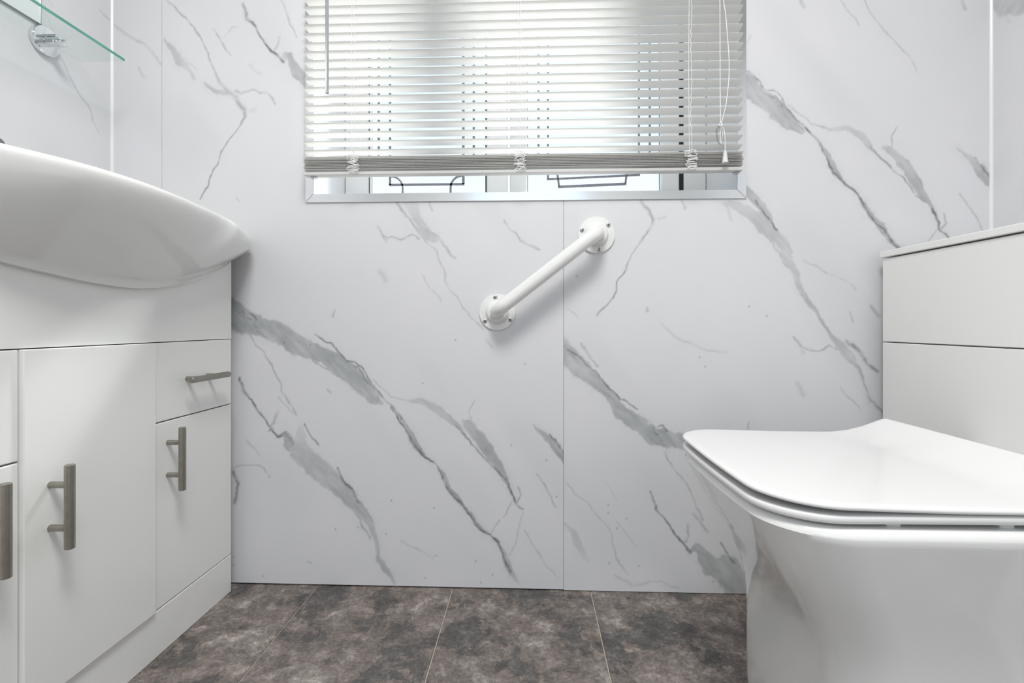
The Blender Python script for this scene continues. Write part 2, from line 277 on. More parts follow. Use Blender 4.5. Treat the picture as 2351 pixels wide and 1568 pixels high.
# ------------------------------------------------------------------ setting: walls with printed marble panels
# printed vein pattern of the panels, mm on the wall plane: (across, height, half width, strength)
VB = [
('b',[(-772,683,35.7,0.5),(-736,665,33.6,0.5),(-699,645,28.4,0.45),(-652,631,23.1,0.42),(-611,616,25.2,0.42),(-572,590,26.3,0.42),(-538,576,21.0,0.42),(-499,561,21.0,0.4),(-472,543,22.1,0.42),(-436,513,22.1,0.42),(-403,487,21.0,0.42),(-381,459,14.7,0.42),(-362,448,5.3,0.3)]),
('l',[(-527,617,1.6,0.6),(-518,610,1.6,0.6),(-508,599,1.6,0.6),(-488,595,1.6,0.6),(-469,571,1.6,0.6),(-445,549,1.6,0.6),(-431,546,1.6,0.6),(-414,536,1.6,0.6),(-392,506,1.6,0.6),(-376,484,1.6,0.6),(-353,454,1.6,0.6),(-334,438,1.6,0.6),(-312,409,1.6,0.6)]),
('l',[(-431,536,1.4,0.6),(-425,533,1.4,0.6),(-422,538,1.4,0.6),(-406,508,1.4,0.6),(-389,494,1.4,0.6)]),
('l',[(-383,508,1.6,0.35),(-337,463,1.6,0.35),(-316,458,1.6,0.35),(-288,451,1.6,0.35)]),
('l',[(-532,552,1.3,0.5),(-511,535,1.3,0.5),(-488,525,1.3,0.5),(-469,513,1.3,0.5)]),
('l',[(-706,671,1.3,0.7),(-703,658,1.3,0.7),(-693,652,1.3,0.7),(-687,652,1.3,0.7)]),
('l',[(-688,668,1.3,0.7),(-679,660,1.3,0.7),(-675,652,1.3,0.7)]),
('l',[(-681,638,1.3,0.5),(-673,632,1.3,0.5)]),
('l',[(-671,622,1.3,0.5),(-649,608,1.3,0.5)]),
('b',[(-312,409,3.2,0.4),(-294,377,7.4,0.45),(-282,354,9.5,0.5),(-267,329,6.3,0.5),(-250,313,2.1,0.4),(-228,298,2.1,0.4),(-213,274,4.2,0.45),(-196,242,5.3,0.5),(-180,220,8.4,0.5),(-161,197,4.2,0.5),(-145,178,5.3,0.5),(-129,156,6.3,0.5),(-113,138,2.6,0.5),(-97,133,2.1,0.5),(-80,118,3.2,0.5),(-66,95,4.2,0.5),(-56,67,8.4,0.45),(-45,38,6.3,0.4),(-28,16,2.1,0.2)]),
('l',[(-337,438,1.8,0.8),(-299,377,1.8,0.8),(-268,325,1.8,0.8),(-250,313,1.8,0.8),(-228,298,1.8,0.8),(-210,258,1.8,0.8),(-184,220,1.8,0.8),(-165,203,1.8,0.8),(-152,184,1.8,0.8),(-132,156,1.8,0.8),(-119,143,1.8,0.8),(-97,133,1.8,0.8),(-77,115,1.8,0.8),(-63,79,1.8,0.8),(-46,41,1.8,0.8)]),
('b',[(-300,453,3.2,0.2),(-269,452,7.4,0.28),(-242,442,9.5,0.28),(-210,420,9.5,0.28),(-177,397,7.4,0.3),(-160,376,3.2,0.3)]),
('l',[(-180,397,2.1,0.6),(-155,369,2.1,0.6),(-132,343,2.1,0.6),(-113,318,2.1,0.6),(-86,292,2.1,0.6),(-67,273,2.1,0.6)]),
('b',[(-162,405,4.2,0.2),(-152,397,11.6,0.3),(-125,369,12.6,0.4),(-103,337,14.7,0.45),(-83,308,12.6,0.48),(-67,279,8.4,0.45),(-55,250,4.2,0.5),(-39,215,2.6,0.5)]),
('l',[(-61,267,1.9,0.75),(-55,250,1.9,0.75),(-39,215,1.9,0.75),(-34,206,1.9,0.75),(-16,195,1.9,0.75)]),
('l',[(-138,455,1.6,0.35),(-147,430,1.6,0.35),(-145,404,1.6,0.35)]),
('l',[(-30,250,2.1,0.45),(-25,228,2.1,0.45),(-34,209,2.1,0.45)]),
('l',[(-45,212,1.6,0.35),(-64,173,1.6,0.35)]),
('l',[(-76,166,2.1,0.3),(-94,137,2.1,0.3)]),
('l',[(-15,189,1.9,0.22),(-32,128,1.9,0.22),(-48,80,1.9,0.22)]),
('l',[(-13,147,2.1,0.25),(9,99,2.1,0.25),(42,56,2.1,0.25),(66,27,2.1,0.25)]),
('b',[(3,402,1.1,0.3),(29,377,7.4,0.35),(54,357,10.5,0.45),(77,326,12.6,0.5),(96,295,12.6,0.5)]),
('l',[(46,377,1.6,0.6),(54,368,1.6,0.6),(81,331,1.6,0.6)]),
('l',[(16,280,2.5,0.4),(36,254,2.5,0.4),(48,229,2.5,0.4),(58,200,2.5,0.4)]),
('l',[(-717,507,2.1,0.6),(-708,475,4.2,0.5),(-685,455,2.1,0.8),(-669,425,2.3,0.8),(-652,403,2.3,0.8),(-640,384,2.1,0.8),(-618,363,2.6,0.8)]),
('l',[(-638,390,1.6,0.6),(-633,383,1.6,0.6),(-645,377,1.6,0.6)]),
('l',[(-625,364,2.1,0.8),(-616,363,2.1,0.8),(-612,369,2.1,0.8)]),
('b',[(-616,367,5.3,0.4),(-599,371,9.5,0.45),(-593,347,13.7,0.5),(-588,335,9.5,0.4)]),
('b',[(-564,383,8.4,0.12),(-565,330,25.2,0.3),(-525,289,28.4,0.36),(-484,259,24.2,0.36),(-443,219,20.0,0.4),(-412,185,13.7,0.42),(-392,155,9.5,0.4),(-377,115,5.3,0.3),(-366,65,6.3,0.35),(-347,36,7.4,0.4),(-331,5,2.1,0.3)]),
('l',[(-555,394,1.7,0.6),(-536,364,1.7,0.6),(-517,342,1.7,0.6)]),
('l',[(-471,289,2.0,0.75),(-463,269,2.0,0.75),(-437,234,2.0,0.75),(-418,207,2.0,0.75)]),
('l',[(-514,248,3.2,0.35),(-453,214,3.2,0.35),(-418,164,3.2,0.35),(-392,120,3.2,0.35)]),
('l',[(-624,428,3.2,0.3),(-627,408,3.2,0.3),(-635,393,3.2,0.3)]),
('l',[(-692,614,2.1,0.36),(-658,570,2.1,0.36),(-638,542,2.1,0.36),(-611,491,2.1,0.36),(-611,477,2.1,0.36),(-588,442,2.1,0.36),(-574,418,2.1,0.36)]),
('l',[(-618,463,2.1,0.25),(-594,431,2.1,0.25),(-574,418,2.1,0.25)]),
('l',[(-744,282,2.3,0.35),(-733,286,2.3,0.35),(-699,294,2.3,0.35),(-661,289,2.3,0.35),(-640,263,2.3,0.35)]),
('l',[(-733,277,3.7,0.5),(-718,246,3.7,0.5),(-730,200,3.7,0.5)]),
('l',[(-699,356,3.2,0.2),(-690,343,3.2,0.2),(-663,317,3.2,0.2)]),
('l',[(-315,114,3.2,0.18),(-278,94,3.2,0.18),(-236,73,3.2,0.18)]),
('l',[(-498,481,2.6,0.3),(-487,472,2.6,0.3)]),
('l',[(-479,679,2.1,0.3),(-484,658,2.1,0.3)]),
('l',[(-332,948,2.6,0.35),(-324,937,2.6,0.35),(-307,910,2.9,0.38),(-290,886,2.9,0.4),(-275,867,2.6,0.38),(-263,852,2.6,0.35),(-246,835,2.6,0.33),(-229,818,2.3,0.33),(-222,795,2.1,0.33),(-212,774,2.1,0.33),(-206,747,1.9,0.3),(-192,722,1.7,0.3),(-177,705,1.7,0.3),(-166,681,1.7,0.32),(-154,670,1.7,0.35),(-132,647,1.7,0.3),(-115,628,1.7,0.25)]),
('b',[(-294,940,15.8,0.12),(-286,918,14.7,0.16),(-271,889,11.6,0.25),(-251,861,13.7,0.3),(-235,846,8.4,0.22)]),
('l',[(-241,866,3.2,0.36),(-226,849,3.2,0.36),(-207,829,3.2,0.36),(-197,810,3.2,0.36),(-183,801,3.2,0.36)]),
('l',[(-374,882,2.5,0.35),(-364,862,2.5,0.35),(-349,850,2.5,0.35),(-337,852,2.5,0.35),(-317,848,2.5,0.35),(-300,854,2.5,0.35),(-288,857,2.5,0.35),(-273,849,2.5,0.35)]),
('l',[(-364,862,3.7,0.3),(-352,843,3.7,0.3)]),
('l',[(-246,942,2.5,0.3),(-243,934,2.5,0.3),(-237,915,2.5,0.3)]),
('l',[(-61,891,2.9,0.35),(-51,870,2.9,0.35),(-33,858,2.9,0.35),(-24,841,2.9,0.35),(1,833,2.9,0.35),(23,821,2.9,0.35)]),
('l',[(-263,760,2.1,0.2),(-241,726,2.1,0.2),(-227,716,2.1,0.2),(-217,694,2.1,0.2)]),
('l',[(-366,771,6.3,0.25),(-352,747,6.3,0.25)]),
('l',[(-107,606,2.1,0.2),(-93,585,2.1,0.2)]),
('l',[(-900,1442,1.9,0.3),(-859,1407,2.1,0.35),(-835,1377,2.1,0.4),(-812,1344,2.1,0.35),(-796,1311,2.1,0.35),(-785,1271,2.3,0.33),(-768,1240,3.2,0.28),(-748,1217,5.3,0.28),(-724,1198,6.3,0.3),(-707,1170,5.3,0.35),(-706,1154,4.2,0.33),(-720,1124,2.1,0.38),(-741,1099,1.9,0.4),(-764,1063,1.8,0.38),(-773,1037,1.9,0.5),(-785,1020,2.1,0.6),(-796,988,1.9,0.55),(-818,951,1.9,0.5)]),
('b',[(-908,1348,3.2,0.25),(-886,1322,8.4,0.28),(-869,1292,10.5,0.28),(-853,1279,7.4,0.2),(-832,1248,3.2,0.2)]),
('l',[(-859,1301,3.2,0.15),(-825,1268,3.2,0.15)]),
('b',[(-805,1240,3.2,0.15),(-795,1231,4.2,0.28),(-771,1215,6.3,0.33),(-748,1211,5.3,0.25)]),
('l',[(-728,1216,2.5,0.33),(-710,1208,2.5,0.33),(-687,1219,2.5,0.33),(-667,1211,2.5,0.33),(-647,1212,2.5,0.33),(-634,1196,2.5,0.33),(-627,1182,2.5,0.33)]),
('l',[(-785,1370,1.7,0.36),(-764,1342,1.7,0.36),(-741,1306,1.7,0.36)]),
('l',[(-758,1349,2.1,0.18),(-738,1376,2.1,0.18),(-724,1375,2.1,0.18)]),
('l',[(-709,1430,3.2,0.4),(-697,1394,4.2,0.5),(-684,1384,2.6,0.7),(-663,1350,2.1,0.85),(-640,1317,2.3,0.85),(-624,1301,3.2,0.7),(-606,1287,3.7,0.6)]),
('b',[(-602,1300,7.4,0.3),(-590,1300,8.4,0.38),(-580,1267,13.7,0.45),(-563,1250,12.6,0.5),(-547,1227,8.4,0.5),(-529,1206,6.3,0.4)]),
('l',[(-613,1438,2.1,0.3),(-602,1412,2.1,0.3),(-590,1375,2.1,0.3),(-574,1348,2.1,0.3)]),
('l',[(-617,1349,3.2,0.25),(-618,1331,3.2,0.25),(-627,1314,3.2,0.25)]),
('l',[(-691,1279,3.2,0.15),(-667,1256,3.2,0.15)]),
('l',[(-688,1165,5.3,0.15),(-680,1170,5.3,0.15)]),
('l',[(-723,952,3.2,0.25),(-719,943,3.2,0.25)]),
('l',[(-1056,1403,3.2,0.22),(-1035,1388,3.2,0.22),(-1010,1361,3.2,0.22),(-960,1338,3.2,0.22),(-916,1286,3.2,0.22)]),
('l',[(-971,1276,4.2,0.2),(-960,1254,4.2,0.2)]),
('b',[(487,1229,23.1,0.4),(512,1209,23.1,0.4),(541,1181,22.1,0.38),(578,1151,22.1,0.38),(614,1113,16.8,0.4),(637,1096,7.4,0.4)]),
('l',[(514,1240,1.6,0.55),(557,1197,1.6,0.55),(572,1193,1.6,0.55),(586,1186,1.6,0.55),(602,1155,1.6,0.55),(626,1126,1.6,0.55),(649,1102,1.6,0.55),(669,1081,1.6,0.55),(689,1060,1.6,0.55)]),
('l',[(606,1159,1.6,0.3),(661,1115,1.6,0.3),(709,1100,1.6,0.3)]),
('l',[(568,1179,1.4,0.5),(573,1173,1.4,0.5),(577,1179,1.4,0.5),(596,1155,1.4,0.5)]),
('b',[(679,1070,2.1,0.4),(697,1047,5.3,0.45),(708,1019,8.4,0.45),(720,995,8.4,0.45),(732,978,4.2,0.5),(768,947,2.1,0.5),(784,920,5.3,0.5),(803,889,6.3,0.5),(823,868,9.5,0.45),(839,843,5.3,0.5),(863,820,5.3,0.5),(884,788,6.3,0.45)]),
('l',[(645,1105,1.8,0.75),(685,1060,1.8,0.75),(712,999,1.8,0.75),(732,978,1.8,0.75),(768,949,1.8,0.75),(784,920,1.8,0.75),(803,884,1.8,0.75),(827,864,1.8,0.75),(855,824,1.8,0.75),(874,798,1.8,0.75)]),
('b',[(704,1100,4.2,0.2),(744,1101,6.3,0.24),(776,1083,8.4,0.25),(799,1058,7.4,0.3),(811,1044,3.2,0.3)]),
('b',[(829,1056,5.3,0.25),(843,1050,9.5,0.33),(875,1016,11.6,0.4),(901,972,12.6,0.45),(921,939,9.5,0.45),(937,912,4.2,0.5),(957,863,2.5,0.5)]),
('l',[(799,1058,2.1,0.5),(835,1017,2.1,0.5),(871,985,2.1,0.5),(894,952,2.1,0.5),(921,923,2.1,0.5)]),
('l',[(937,912,1.9,0.75),(957,863,1.9,0.75),(977,842,1.9,0.75)]),
('l',[(855,1103,1.6,0.35),(847,1082,1.6,0.35),(849,1054,1.6,0.35)]),
('l',[(963,899,2.1,0.4),(968,875,2.1,0.4),(959,863,2.1,0.4)]),
('l',[(953,865,1.6,0.3),(931,835,1.6,0.3)]),
('b',[(993,1052,1.1,0.3),(1019,1027,6.3,0.35),(1046,1002,10.5,0.42),(1068,970,11.6,0.45)]),
('l',[(1034,1027,1.7,0.55),(1066,983,1.7,0.55)]),
('l',[(999,943,2.1,0.3),(1027,907,2.1,0.3),(1050,860,2.1,0.3)]),
('l',[(732,1404,2.1,0.25),(752,1370,2.1,0.25),(772,1346,2.1,0.25)]),
('l',[(784,1402,1.9,0.3),(799,1369,1.9,0.3),(831,1325,1.9,0.3),(863,1291,1.9,0.3),(887,1263,1.9,0.3),(901,1230,1.9,0.3)]),
('l',[(637,1406,4.2,0.25),(645,1391,4.2,0.25)]),
('l',[(1003,1397,4.2,0.25),(1013,1376,4.2,0.25)]),
('l',[(522,1323,2.1,0.2),(516,1307,2.1,0.2)]),
('b',[(498,965,10.5,0.35),(520,948,10.5,0.38),(542,924,11.6,0.35),(563,887,8.4,0.3)]),
('b',[(473,926,7.4,0.18),(509,911,13.7,0.22),(542,884,14.7,0.28),(575,855,15.8,0.3),(596,829,13.7,0.25),(610,795,11.6,0.2),(625,762,7.4,0.3),(632,729,6.3,0.35),(653,697,7.4,0.4),(682,656,4.2,0.4),(703,619,4.2,0.4),(728,594,10.5,0.3),(750,565,10.5,0.25),(771,540,4.2,0.35),(782,503,2.6,0.35),(793,470,2.6,0.4),(821,434,3.2,0.45),(839,415,3.2,0.4)]),
('l',[(532,936,2.1,0.7),(542,914,2.1,0.7),(563,888,2.1,0.7),(582,866,2.1,0.7)]),
('l',[(582,866,2.5,0.35),(599,836,2.5,0.35),(617,811,2.5,0.35)]),
('l',[(513,892,2.1,0.35),(552,866,2.1,0.35),(582,814,2.1,0.35),(607,778,2.1,0.35)]),
('l',[(742,601,4.2,0.5),(767,580,4.2,0.5),(792,547,4.2,0.5),(814,529,4.2,0.5)]),
('l',[(621,612,2.5,0.35),(639,587,2.5,0.35),(660,578,2.5,0.35),(678,575,2.5,0.35),(703,590,2.5,0.35),(721,582,2.5,0.35)]),
('l',[(637,589,4.2,0.25),(644,573,4.2,0.25)]),
('l',[(646,792,2.6,0.2),(696,764,2.6,0.2),(735,745,2.6,0.2),(764,724,2.6,0.2)]),
('l',[(796,684,4.2,0.3),(817,659,4.2,0.3)]),
('l',[(749,668,2.6,0.25),(759,645,2.6,0.25)]),
('l',[(632,498,6.3,0.22),(644,477,6.3,0.22)]),
('l',[(732,489,2.1,0.25),(754,461,2.1,0.25),(774,440,2.1,0.25)]),
('l',[(520,406,2.6,0.3),(516,387,2.6,0.3)]),
('l',[(462,930,3.2,0.2),(476,885,3.2,0.2)]),
('l',[(262,939,4.2,0.25),(266,932,4.2,0.28),(284,913,4.2,0.32),(291,894,3.7,0.35),(287,878,2.6,0.35),(277,857,1.9,0.35),(260,839,1.9,0.33),(248,815,1.7,0.3),(231,791,1.7,0.4),(225,767,1.8,0.5),(215,752,2.1,0.6),(205,730,1.9,0.55),(196,704,1.9,0.5),(181,686,2.1,0.5),(160,661,2.1,0.35)]),
('l',[(357,938,3.2,0.25),(359,932,3.2,0.25),(367,917,3.2,0.25)]),
('l',[(305,892,4.2,0.15),(321,897,4.2,0.15)]),
('l',[(316,642,3.2,0.16),(342,610,3.2,0.16),(381,594,3.2,0.16),(418,579,3.2,0.16),(462,572,3.2,0.16)]),
('l',[(278,678,3.2,0.3),(279,672,3.2,0.3)]),
('l',[(91,678,2.1,0.25),(115,656,2.1,0.25)]),
('b',[(70,582,27.3,0.42),(81,567,26.3,0.42),(110,547,24.2,0.4),(156,501,15.8,0.42),(187,474,11.6,0.45),(218,429,17.9,0.45),(254,403,18.9,0.45),(298,372,20.0,0.45),(343,363,20.0,0.42),(387,356,21.0,0.42),(436,340,21.0,0.42)]),
('l',[(88,580,1.8,0.6),(115,567,1.8,0.6),(133,543,1.8,0.6),(156,524,1.8,0.6),(177,497,1.8,0.6),(214,461,1.8,0.6),(231,456,1.8,0.6),(258,434,1.8,0.6)]),
('l',[(294,394,1.5,0.65),(298,382,1.5,0.65),(307,378,1.5,0.65)]),
('l',[(303,396,1.5,0.65),(314,398,1.5,0.65),(323,385,1.5,0.65)]),
('l',[(122,593,3.2,0.3),(140,567,3.2,0.3),(161,539,3.2,0.3)]),
('l',[(317,336,2.5,0.32),(343,295,2.5,0.32),(374,255,2.5,0.32),(393,210,2.5,0.32),(410,175,2.5,0.32)]),
('l',[(285,241,2.3,0.6),(298,204,3.2,0.6),(330,164,2.3,0.8),(357,124,2.5,0.8),(383,94,3.2,0.8)]),
('b',[(380,96,4.2,0.4),(396,110,9.5,0.4),(405,104,12.6,0.42),(431,62,23.1,0.4),(467,59,33.6,0.38),(487,20,35.7,0.42),(518,-10,35.7,0.42)]),
('l',[(450,122,1.9,0.6),(467,95,1.9,0.6),(485,73,1.9,0.6)]),
('l',[(387,192,3.2,0.3),(423,148,3.2,0.3)]),
('l',[(374,163,3.2,0.3),(378,137,3.2,0.3),(369,121,3.2,0.3)]),
('l',[(88,258,2.1,0.28),(129,216,2.1,0.28),(160,185,2.1,0.28),(196,135,2.1,0.28),(204,85,2.1,0.28),(231,41,2.1,0.28)]),
('b',[(81,160,4.2,0.2),(106,134,8.4,0.25),(123,97,8.4,0.2),(138,70,4.2,0.1)]),
('l',[(209,167,1.6,0.3),(231,140,1.6,0.3),(250,113,1.6,0.3)]),
('l',[(200,40,3.2,0.18),(245,18,3.2,0.18),(307,29,3.2,0.18),(352,12,3.2,0.18)]),
('l',[(181,261,2.1,0.15),(205,218,2.1,0.15)]),
('d',[(-606,596,1.8,0.75)]),
('d',[(-540,590,1.8,0.75)]),
('d',[(-546,58,1.8,0.75)]),
('d',[(-539,56,1.8,0.75)]),
('d',[(-256,24,1.8,0.75)]),
('d',[(-120,16,1.8,0.75)]),
('d',[(-421,144,1.8,0.75)]),
('d',[(-352,130,1.8,0.75)]),
('d',[(-339,211,1.8,0.75)]),
('d',[(-234,194,1.8,0.75)]),
('d',[(-230,79,1.8,0.75)]),
('d',[(-182,602,1.8,0.75)]),
('d',[(-13,545,1.8,0.75)]),
('d',[(-262,497,1.8,0.75)]),
('d',[(-46,349,1.8,0.75)]),
('d',[(38,313,1.8,0.75)]),
('d',[(63,226,1.8,0.75)]),
('d',[(-133,67,1.8,0.75)]),
('d',[(186,207,1.8,0.75)]),
('d',[(186,188,1.8,0.75)]),
('d',[(230,176,1.8,0.75)]),
('d',[(207,152,1.8,0.75)]),
('d',[(188,68,1.8,0.75)]),
('d',[(259,63,1.8,0.75)]),
('d',[(402,562,1.8,0.75)]),
('d',[(415,540,1.8,0.75)]),
('d',[(559,660,1.8,0.75)]),
('d',[(111,756,1.8,0.75)]),
('d',[(518,683,1.8,0.75)]),
('d',[(-658,20,1.8,0.75)]),
('d',[(-732,67,1.8,0.75)]),
('d',[(-732,46,1.8,0.75)]),
('d',[(-692,813,1.8,0.75)]),
('d',[(434,29,1.8,0.75)]),
('d',[(-477,139,1.8,0.75)]),
('d',[(-92,35,1.8,0.75)]),
('d',[(-230,1,1.8,0.75)])]
VL = [
('l',[(-156,1345,1.8,0.22),(-147,1335,1.8,0.22)]),
('l',[(-141,1246,1.4,0.2),(-116,1209,1.7,0.3),(-92,1176,1.9,0.35),(-63,1150,2.0,0.3),(-36,1100,2.0,0.25)]),
('l',[(-170,1310,1.8,0.12),(-158,1293,1.8,0.12),(-155,1281,1.8,0.1)]),
('l',[(-32,1402,2.6,0.2),(-10,1395,3.1,0.22)])]
VR = [
('b',[(-10,1384,14.6,0.25),(-35,1360,22.4,0.28),(-84,1334,23.4,0.28)]),
('l',[(-30,1345,2.0,0.15),(-43,1318,2.0,0.15)])]
rng = np.random.RandomState(7); LAT = rng.rand(256, 256)
def vnoise(x, y, sc, sd):
    x = x/sc + sd*17.3; y = y/sc + sd*9.1
    xi = np.floor(x).astype(int); yi = np.floor(y).astype(int); fx = x-xi; fy = y-yi
    fx = fx*fx*(3-2*fx); fy = fy*fy*(3-2*fy)
    a = LAT[xi % 256, yi % 256]; b_ = LAT[(xi+1) % 256, yi % 256]; c = LAT[xi % 256, (yi+1) % 256]; d = LAT[(xi+1) % 256, (yi+1) % 256]
    return (a*(1-fx)+b_*fx)*(1-fy)+(c*(1-fx)+d*fx)*fy - .5
def field(X, Z, veins):
    """X, Z in mm -> two print densities (grey bands, dark hairlines)"""
    wx = X + 6*vnoise(X, Z, 24, 1) + 3*vnoise(X, Z, 8, 2); wz = Z + 6*vnoise(X, Z, 24, 3) + 3*vnoise(X, Z, 8, 4)
    n1 = vnoise(X, Z, 14, 5)+.6*vnoise(X, Z, 6, 6)
    al, ac = (X-Z)*.7071, (X+Z)*.7071      # along and across the run of the veins
    st = .9*vnoise(al, ac*5+6*vnoise(X, Z, 30, 11), 46, 7) + .6*vnoise(al, ac*3, 16, 8) + .5*vnoise(X, Z, 28, 12)
    G = np.zeros_like(X); K = np.zeros_like(X)
    for kind, pts in veins:
        P = np.array(pts, float); pad = P[:, 2].max()*1.8+14
        idx = np.nonzero((X > P[:, 0].min()-pad) & (X < P[:, 0].max()+pad) & (Z > P[:, 1].min()-pad) & (Z < P[:, 1].max()+pad))[0]
        if not len(idx): continue
        if kind == 'd':
            d = np.hypot(X[idx]-P[0, 0], Z[idx]-P[0, 1]); K[idx] = np.maximum(K[idx], P[0, 3]*np.exp(-(d/1.7)**2)); continue
        x, z = wx[idx], wz[idx]; best = np.zeros(len(idx))
        for i in range(len(P)-1):
            a, b_ = P[i], P[i+1]; dx, dz = b_[0]-a[0], b_[1]-a[1]; L = dx*dx+dz*dz+1e-9
            t = np.clip(((x-a[0])*dx+(z-a[1])*dz)/L, 0, 1)
            d = np.hypot(x-a[0]-t*dx, z-a[1]-t*dz); hw = a[2]+(b_[2]-a[2])*t; s = a[3]+(b_[3]-a[3])*t
            if kind == 'b':
                soft = np.maximum(2.8, .24*hw)
                v = np.maximum(s*np.clip((hw*(1+.22*n1[idx])-d)/soft+.5, 0, 1), .16*s*np.exp(-(d/(hw+9))**2)*(1+1.5*n1[idx]))
            else:
                h2 = np.maximum(hw, 1.75); v = s*np.minimum(1, hw/1.6)*np.exp(-(d/h2)**2)
            best = np.maximum(best, v)
        if kind == 'b': G[idx] = np.maximum(G[idx], best*np.clip(1.0+.50*st[idx], .4, 1.4))
        elif P[:, 3].max() > .45: K[idx] = np.maximum(K[idx], best*np.clip(.85+1.1*n1[idx], .2, 1.1)); G[idx] = np.maximum(G[idx], best*.35)
        else: G[idx] = np.maximum(G[idx], best*np.clip(1+.8*n1[idx], .3, 1.3))
    hz = np.clip(vnoise(X*.8+Z*.6, (Z*.8-X*.6)/3, 90, 9)-.12, 0, 1)*.16
    return np.clip(np.maximum(G, hz), 0, 1), np.clip(K, 0, 1)
def panel(name, wall, patches, veins, to3d, rim, loc=(0, 0, 0)):
    VS = []; FS = []; GK = []; off = 0
    for (a0, a1, b0, b1, st) in patches:
        na = max(1, int(round((a1-a0)/st))); nb = max(1, int(round((b1-b0)/st)))
        A, B = np.meshgrid(np.linspace(a0, a1, na+1), np.linspace(b0, b1, nb+1), indexing='ij')
        A = A.ravel(); B = B.ravel(); g, k = field(A*1000, B*1000, veins) if st < .01 else (A*0, A*0)
        VS.append(to3d(A, B, 0)); GK.append(np.stack([g, k, A*0, A*0+1], 1))
        i = (np.arange(na)[:, None]*(nb+1)+np.arange(nb)[None]).ravel()+off
        FS.append(np.stack([i, i+nb+1, i+nb+2, i+1], 1)); off += len(A)
    for (p, q) in rim:   # returned edges of the board, 9 mm deep
        A = np.array([p[0], q[0], q[0], p[0]]); B = np.array([p[1], q[1], q[1], p[1]])
        v = to3d(A, B, 0); v2 = to3d(A, B, .009); v[2:] = v2[2:]
        VS.append(v); GK.append(np.array([[0, 0, 0, 1.]]*4)); FS.append(np.array([[0, 1, 2, 3]])+off); off += 4
    V = np.concatenate(VS).astype('f'); F = np.concatenate(FS).astype('i4'); C = np.concatenate(GK).astype('f')
    me = bpy.data.meshes.new(name); me.vertices.add(len(V)); me.vertices.foreach_set('co', V.ravel())
    me.loops.add(F.size); me.loops.foreach_set('vertex_index', F.ravel())
    me.polygons.add(len(F)); me.polygons.foreach_set('loop_start', np.arange(0, F.size, 4, dtype='i4'))
    me.update(calc_edges=True); at = me.attributes.new('vein', 'FLOAT_COLOR', 'POINT'); at.data.foreach_set('color', C.ravel())
    me.validate()
    return add(name, me, 'marble', wall, loc)
OX0, OX1, OZ0, OZ1 = -.5314, .4894, .959, 2.0      # window opening
mx_ = lambda v: sum(p[0] for p in v[1])/len(v[1])
def moved(vs, da, dz, keep):
    out = []
    for k, pts in vs:
        q = [(p[0]+da, p[1]+dz, p[2], p[3]) for p in pts]
        if k != 'd' and (k == 'b' or max(p[3] for p in q) < .46) and all(keep(p[0], p[1]) for p in q): out.append((k, q))
    return out
VA = [v for v in VB if mx_(v) < -920]; VC = [v for v in VB if mx_(v) > 82]; VM = [v for v in VB if -920 <= mx_(v) <= 82]
VM_UP = moved(VM, 60, 1000, lambda a, z: z > 1475); VC_UP = moved(VC, -90, 900, lambda a, z: z > 1475)
VL += moved(VM, -60, 120, lambda a, z: z < 840 or a < -640 or z > 1475) + moved(VM, -60, 1050, lambda a, z: z > 1475)
VL2 = moved(VM, -1020, 60, lambda a, z: True) + moved(VM, -1020, 1020, lambda a, z: z > 1300)
VR += moved(VC, -1000, 350, lambda a, z: z < 760 or a < -480 or z > 1475) + moved(VM, -60, 850, lambda a, z: z > 1475)
VR2 = moved(VM, -1000, 300, lambda a, z: True) + moved(VC, -2000, 900, lambda a, z: True)
wb = add('wall_back', boxes('wall_back', [((XL-.05, .0095, -.05), (OX0, .30, HR)), ((OX1, .0095, -.05), (XR+.05, .30, HR)), ((OX0, .0095, -.05), (OX1, .30, OZ0)), ((OX0, .0095, OZ1), (OX1, .30, HR))]), 'wallback', kind='structure')
back3d = lambda A, B, d: np.stack([A, A*0+d, B], 1)
f_ = .0022
z0 = .0035
panel('panel', wb, [(-1.041, -.9143, .84, 1.46, f_), (-1.041, -.9143, z0, .84, .1), (-1.041, -.9143, 1.46, HR, .1)], VA, back3d, [((-.9143, z0), (-.9143, HR))])
panel('panel', wb, [(-.77, .0792, z0, .80, f_), (-.9134, .0792, .80, OZ0, f_), (-.9134, OX0, OZ0, 1.46, f_), (-.9134, -.77, z0, .80, .1), (-.9134, OX0, 1.46, HR, .006), (OX0, .0792, OZ1, HR, .1)], VM+VM_UP, back3d,
      [((-.9134, HR), (-.9134, z0)), ((.0792, z0), (.0792, OZ0)), ((-.9134, z0), (.0792, z0))])
panel('panel', wb, [(.0801, .86, z0-.002, OZ0, f_), (.86, 1.0708, .78, OZ0, f_), (OX1, 1.0708, OZ0, 1.46, f_), (.86, 1.0708, z0, .78, .1), (OX1, 1.0708, 1.46, HR, .006), (.0801, OX1, OZ1, HR, .1)], VC+VC_UP, back3d,
      [((.0801, OZ0), (.0801, z0)), ((.0801, z0-.002), (1.07, z0-.002))])
wl = add('wall_left', box('wall_left', (XL-.06, YB, -.05), (XL-.0095, .02, HR)), 'wallback', kind='structure')
panel('panel', wl, [(-.62, -.002, .86, 1.46, .0025), (-.9, -.002, z0, .86, .006), (-.62, -.002, 1.46, HR, .006), (-.9, -.62, .86, HR, .006)], VL, lambda A, B, d: np.stack([A*0+XL-d, A, B], 1), [((-.9, z0), (-.9, HR))])
panel('panel', wl, [(YB, -.9015, z0, HR, .007)], VL2, lambda A, B, d: np.stack([A*0+XL-d, A, B], 1), [((-.9015, z0), (-.9015, HR))])
wr = add('wall_right', box('wall_right', (XR+.0095, YB, -.05), (XR+.06, .02, HR)), 'wallback', kind='structure')
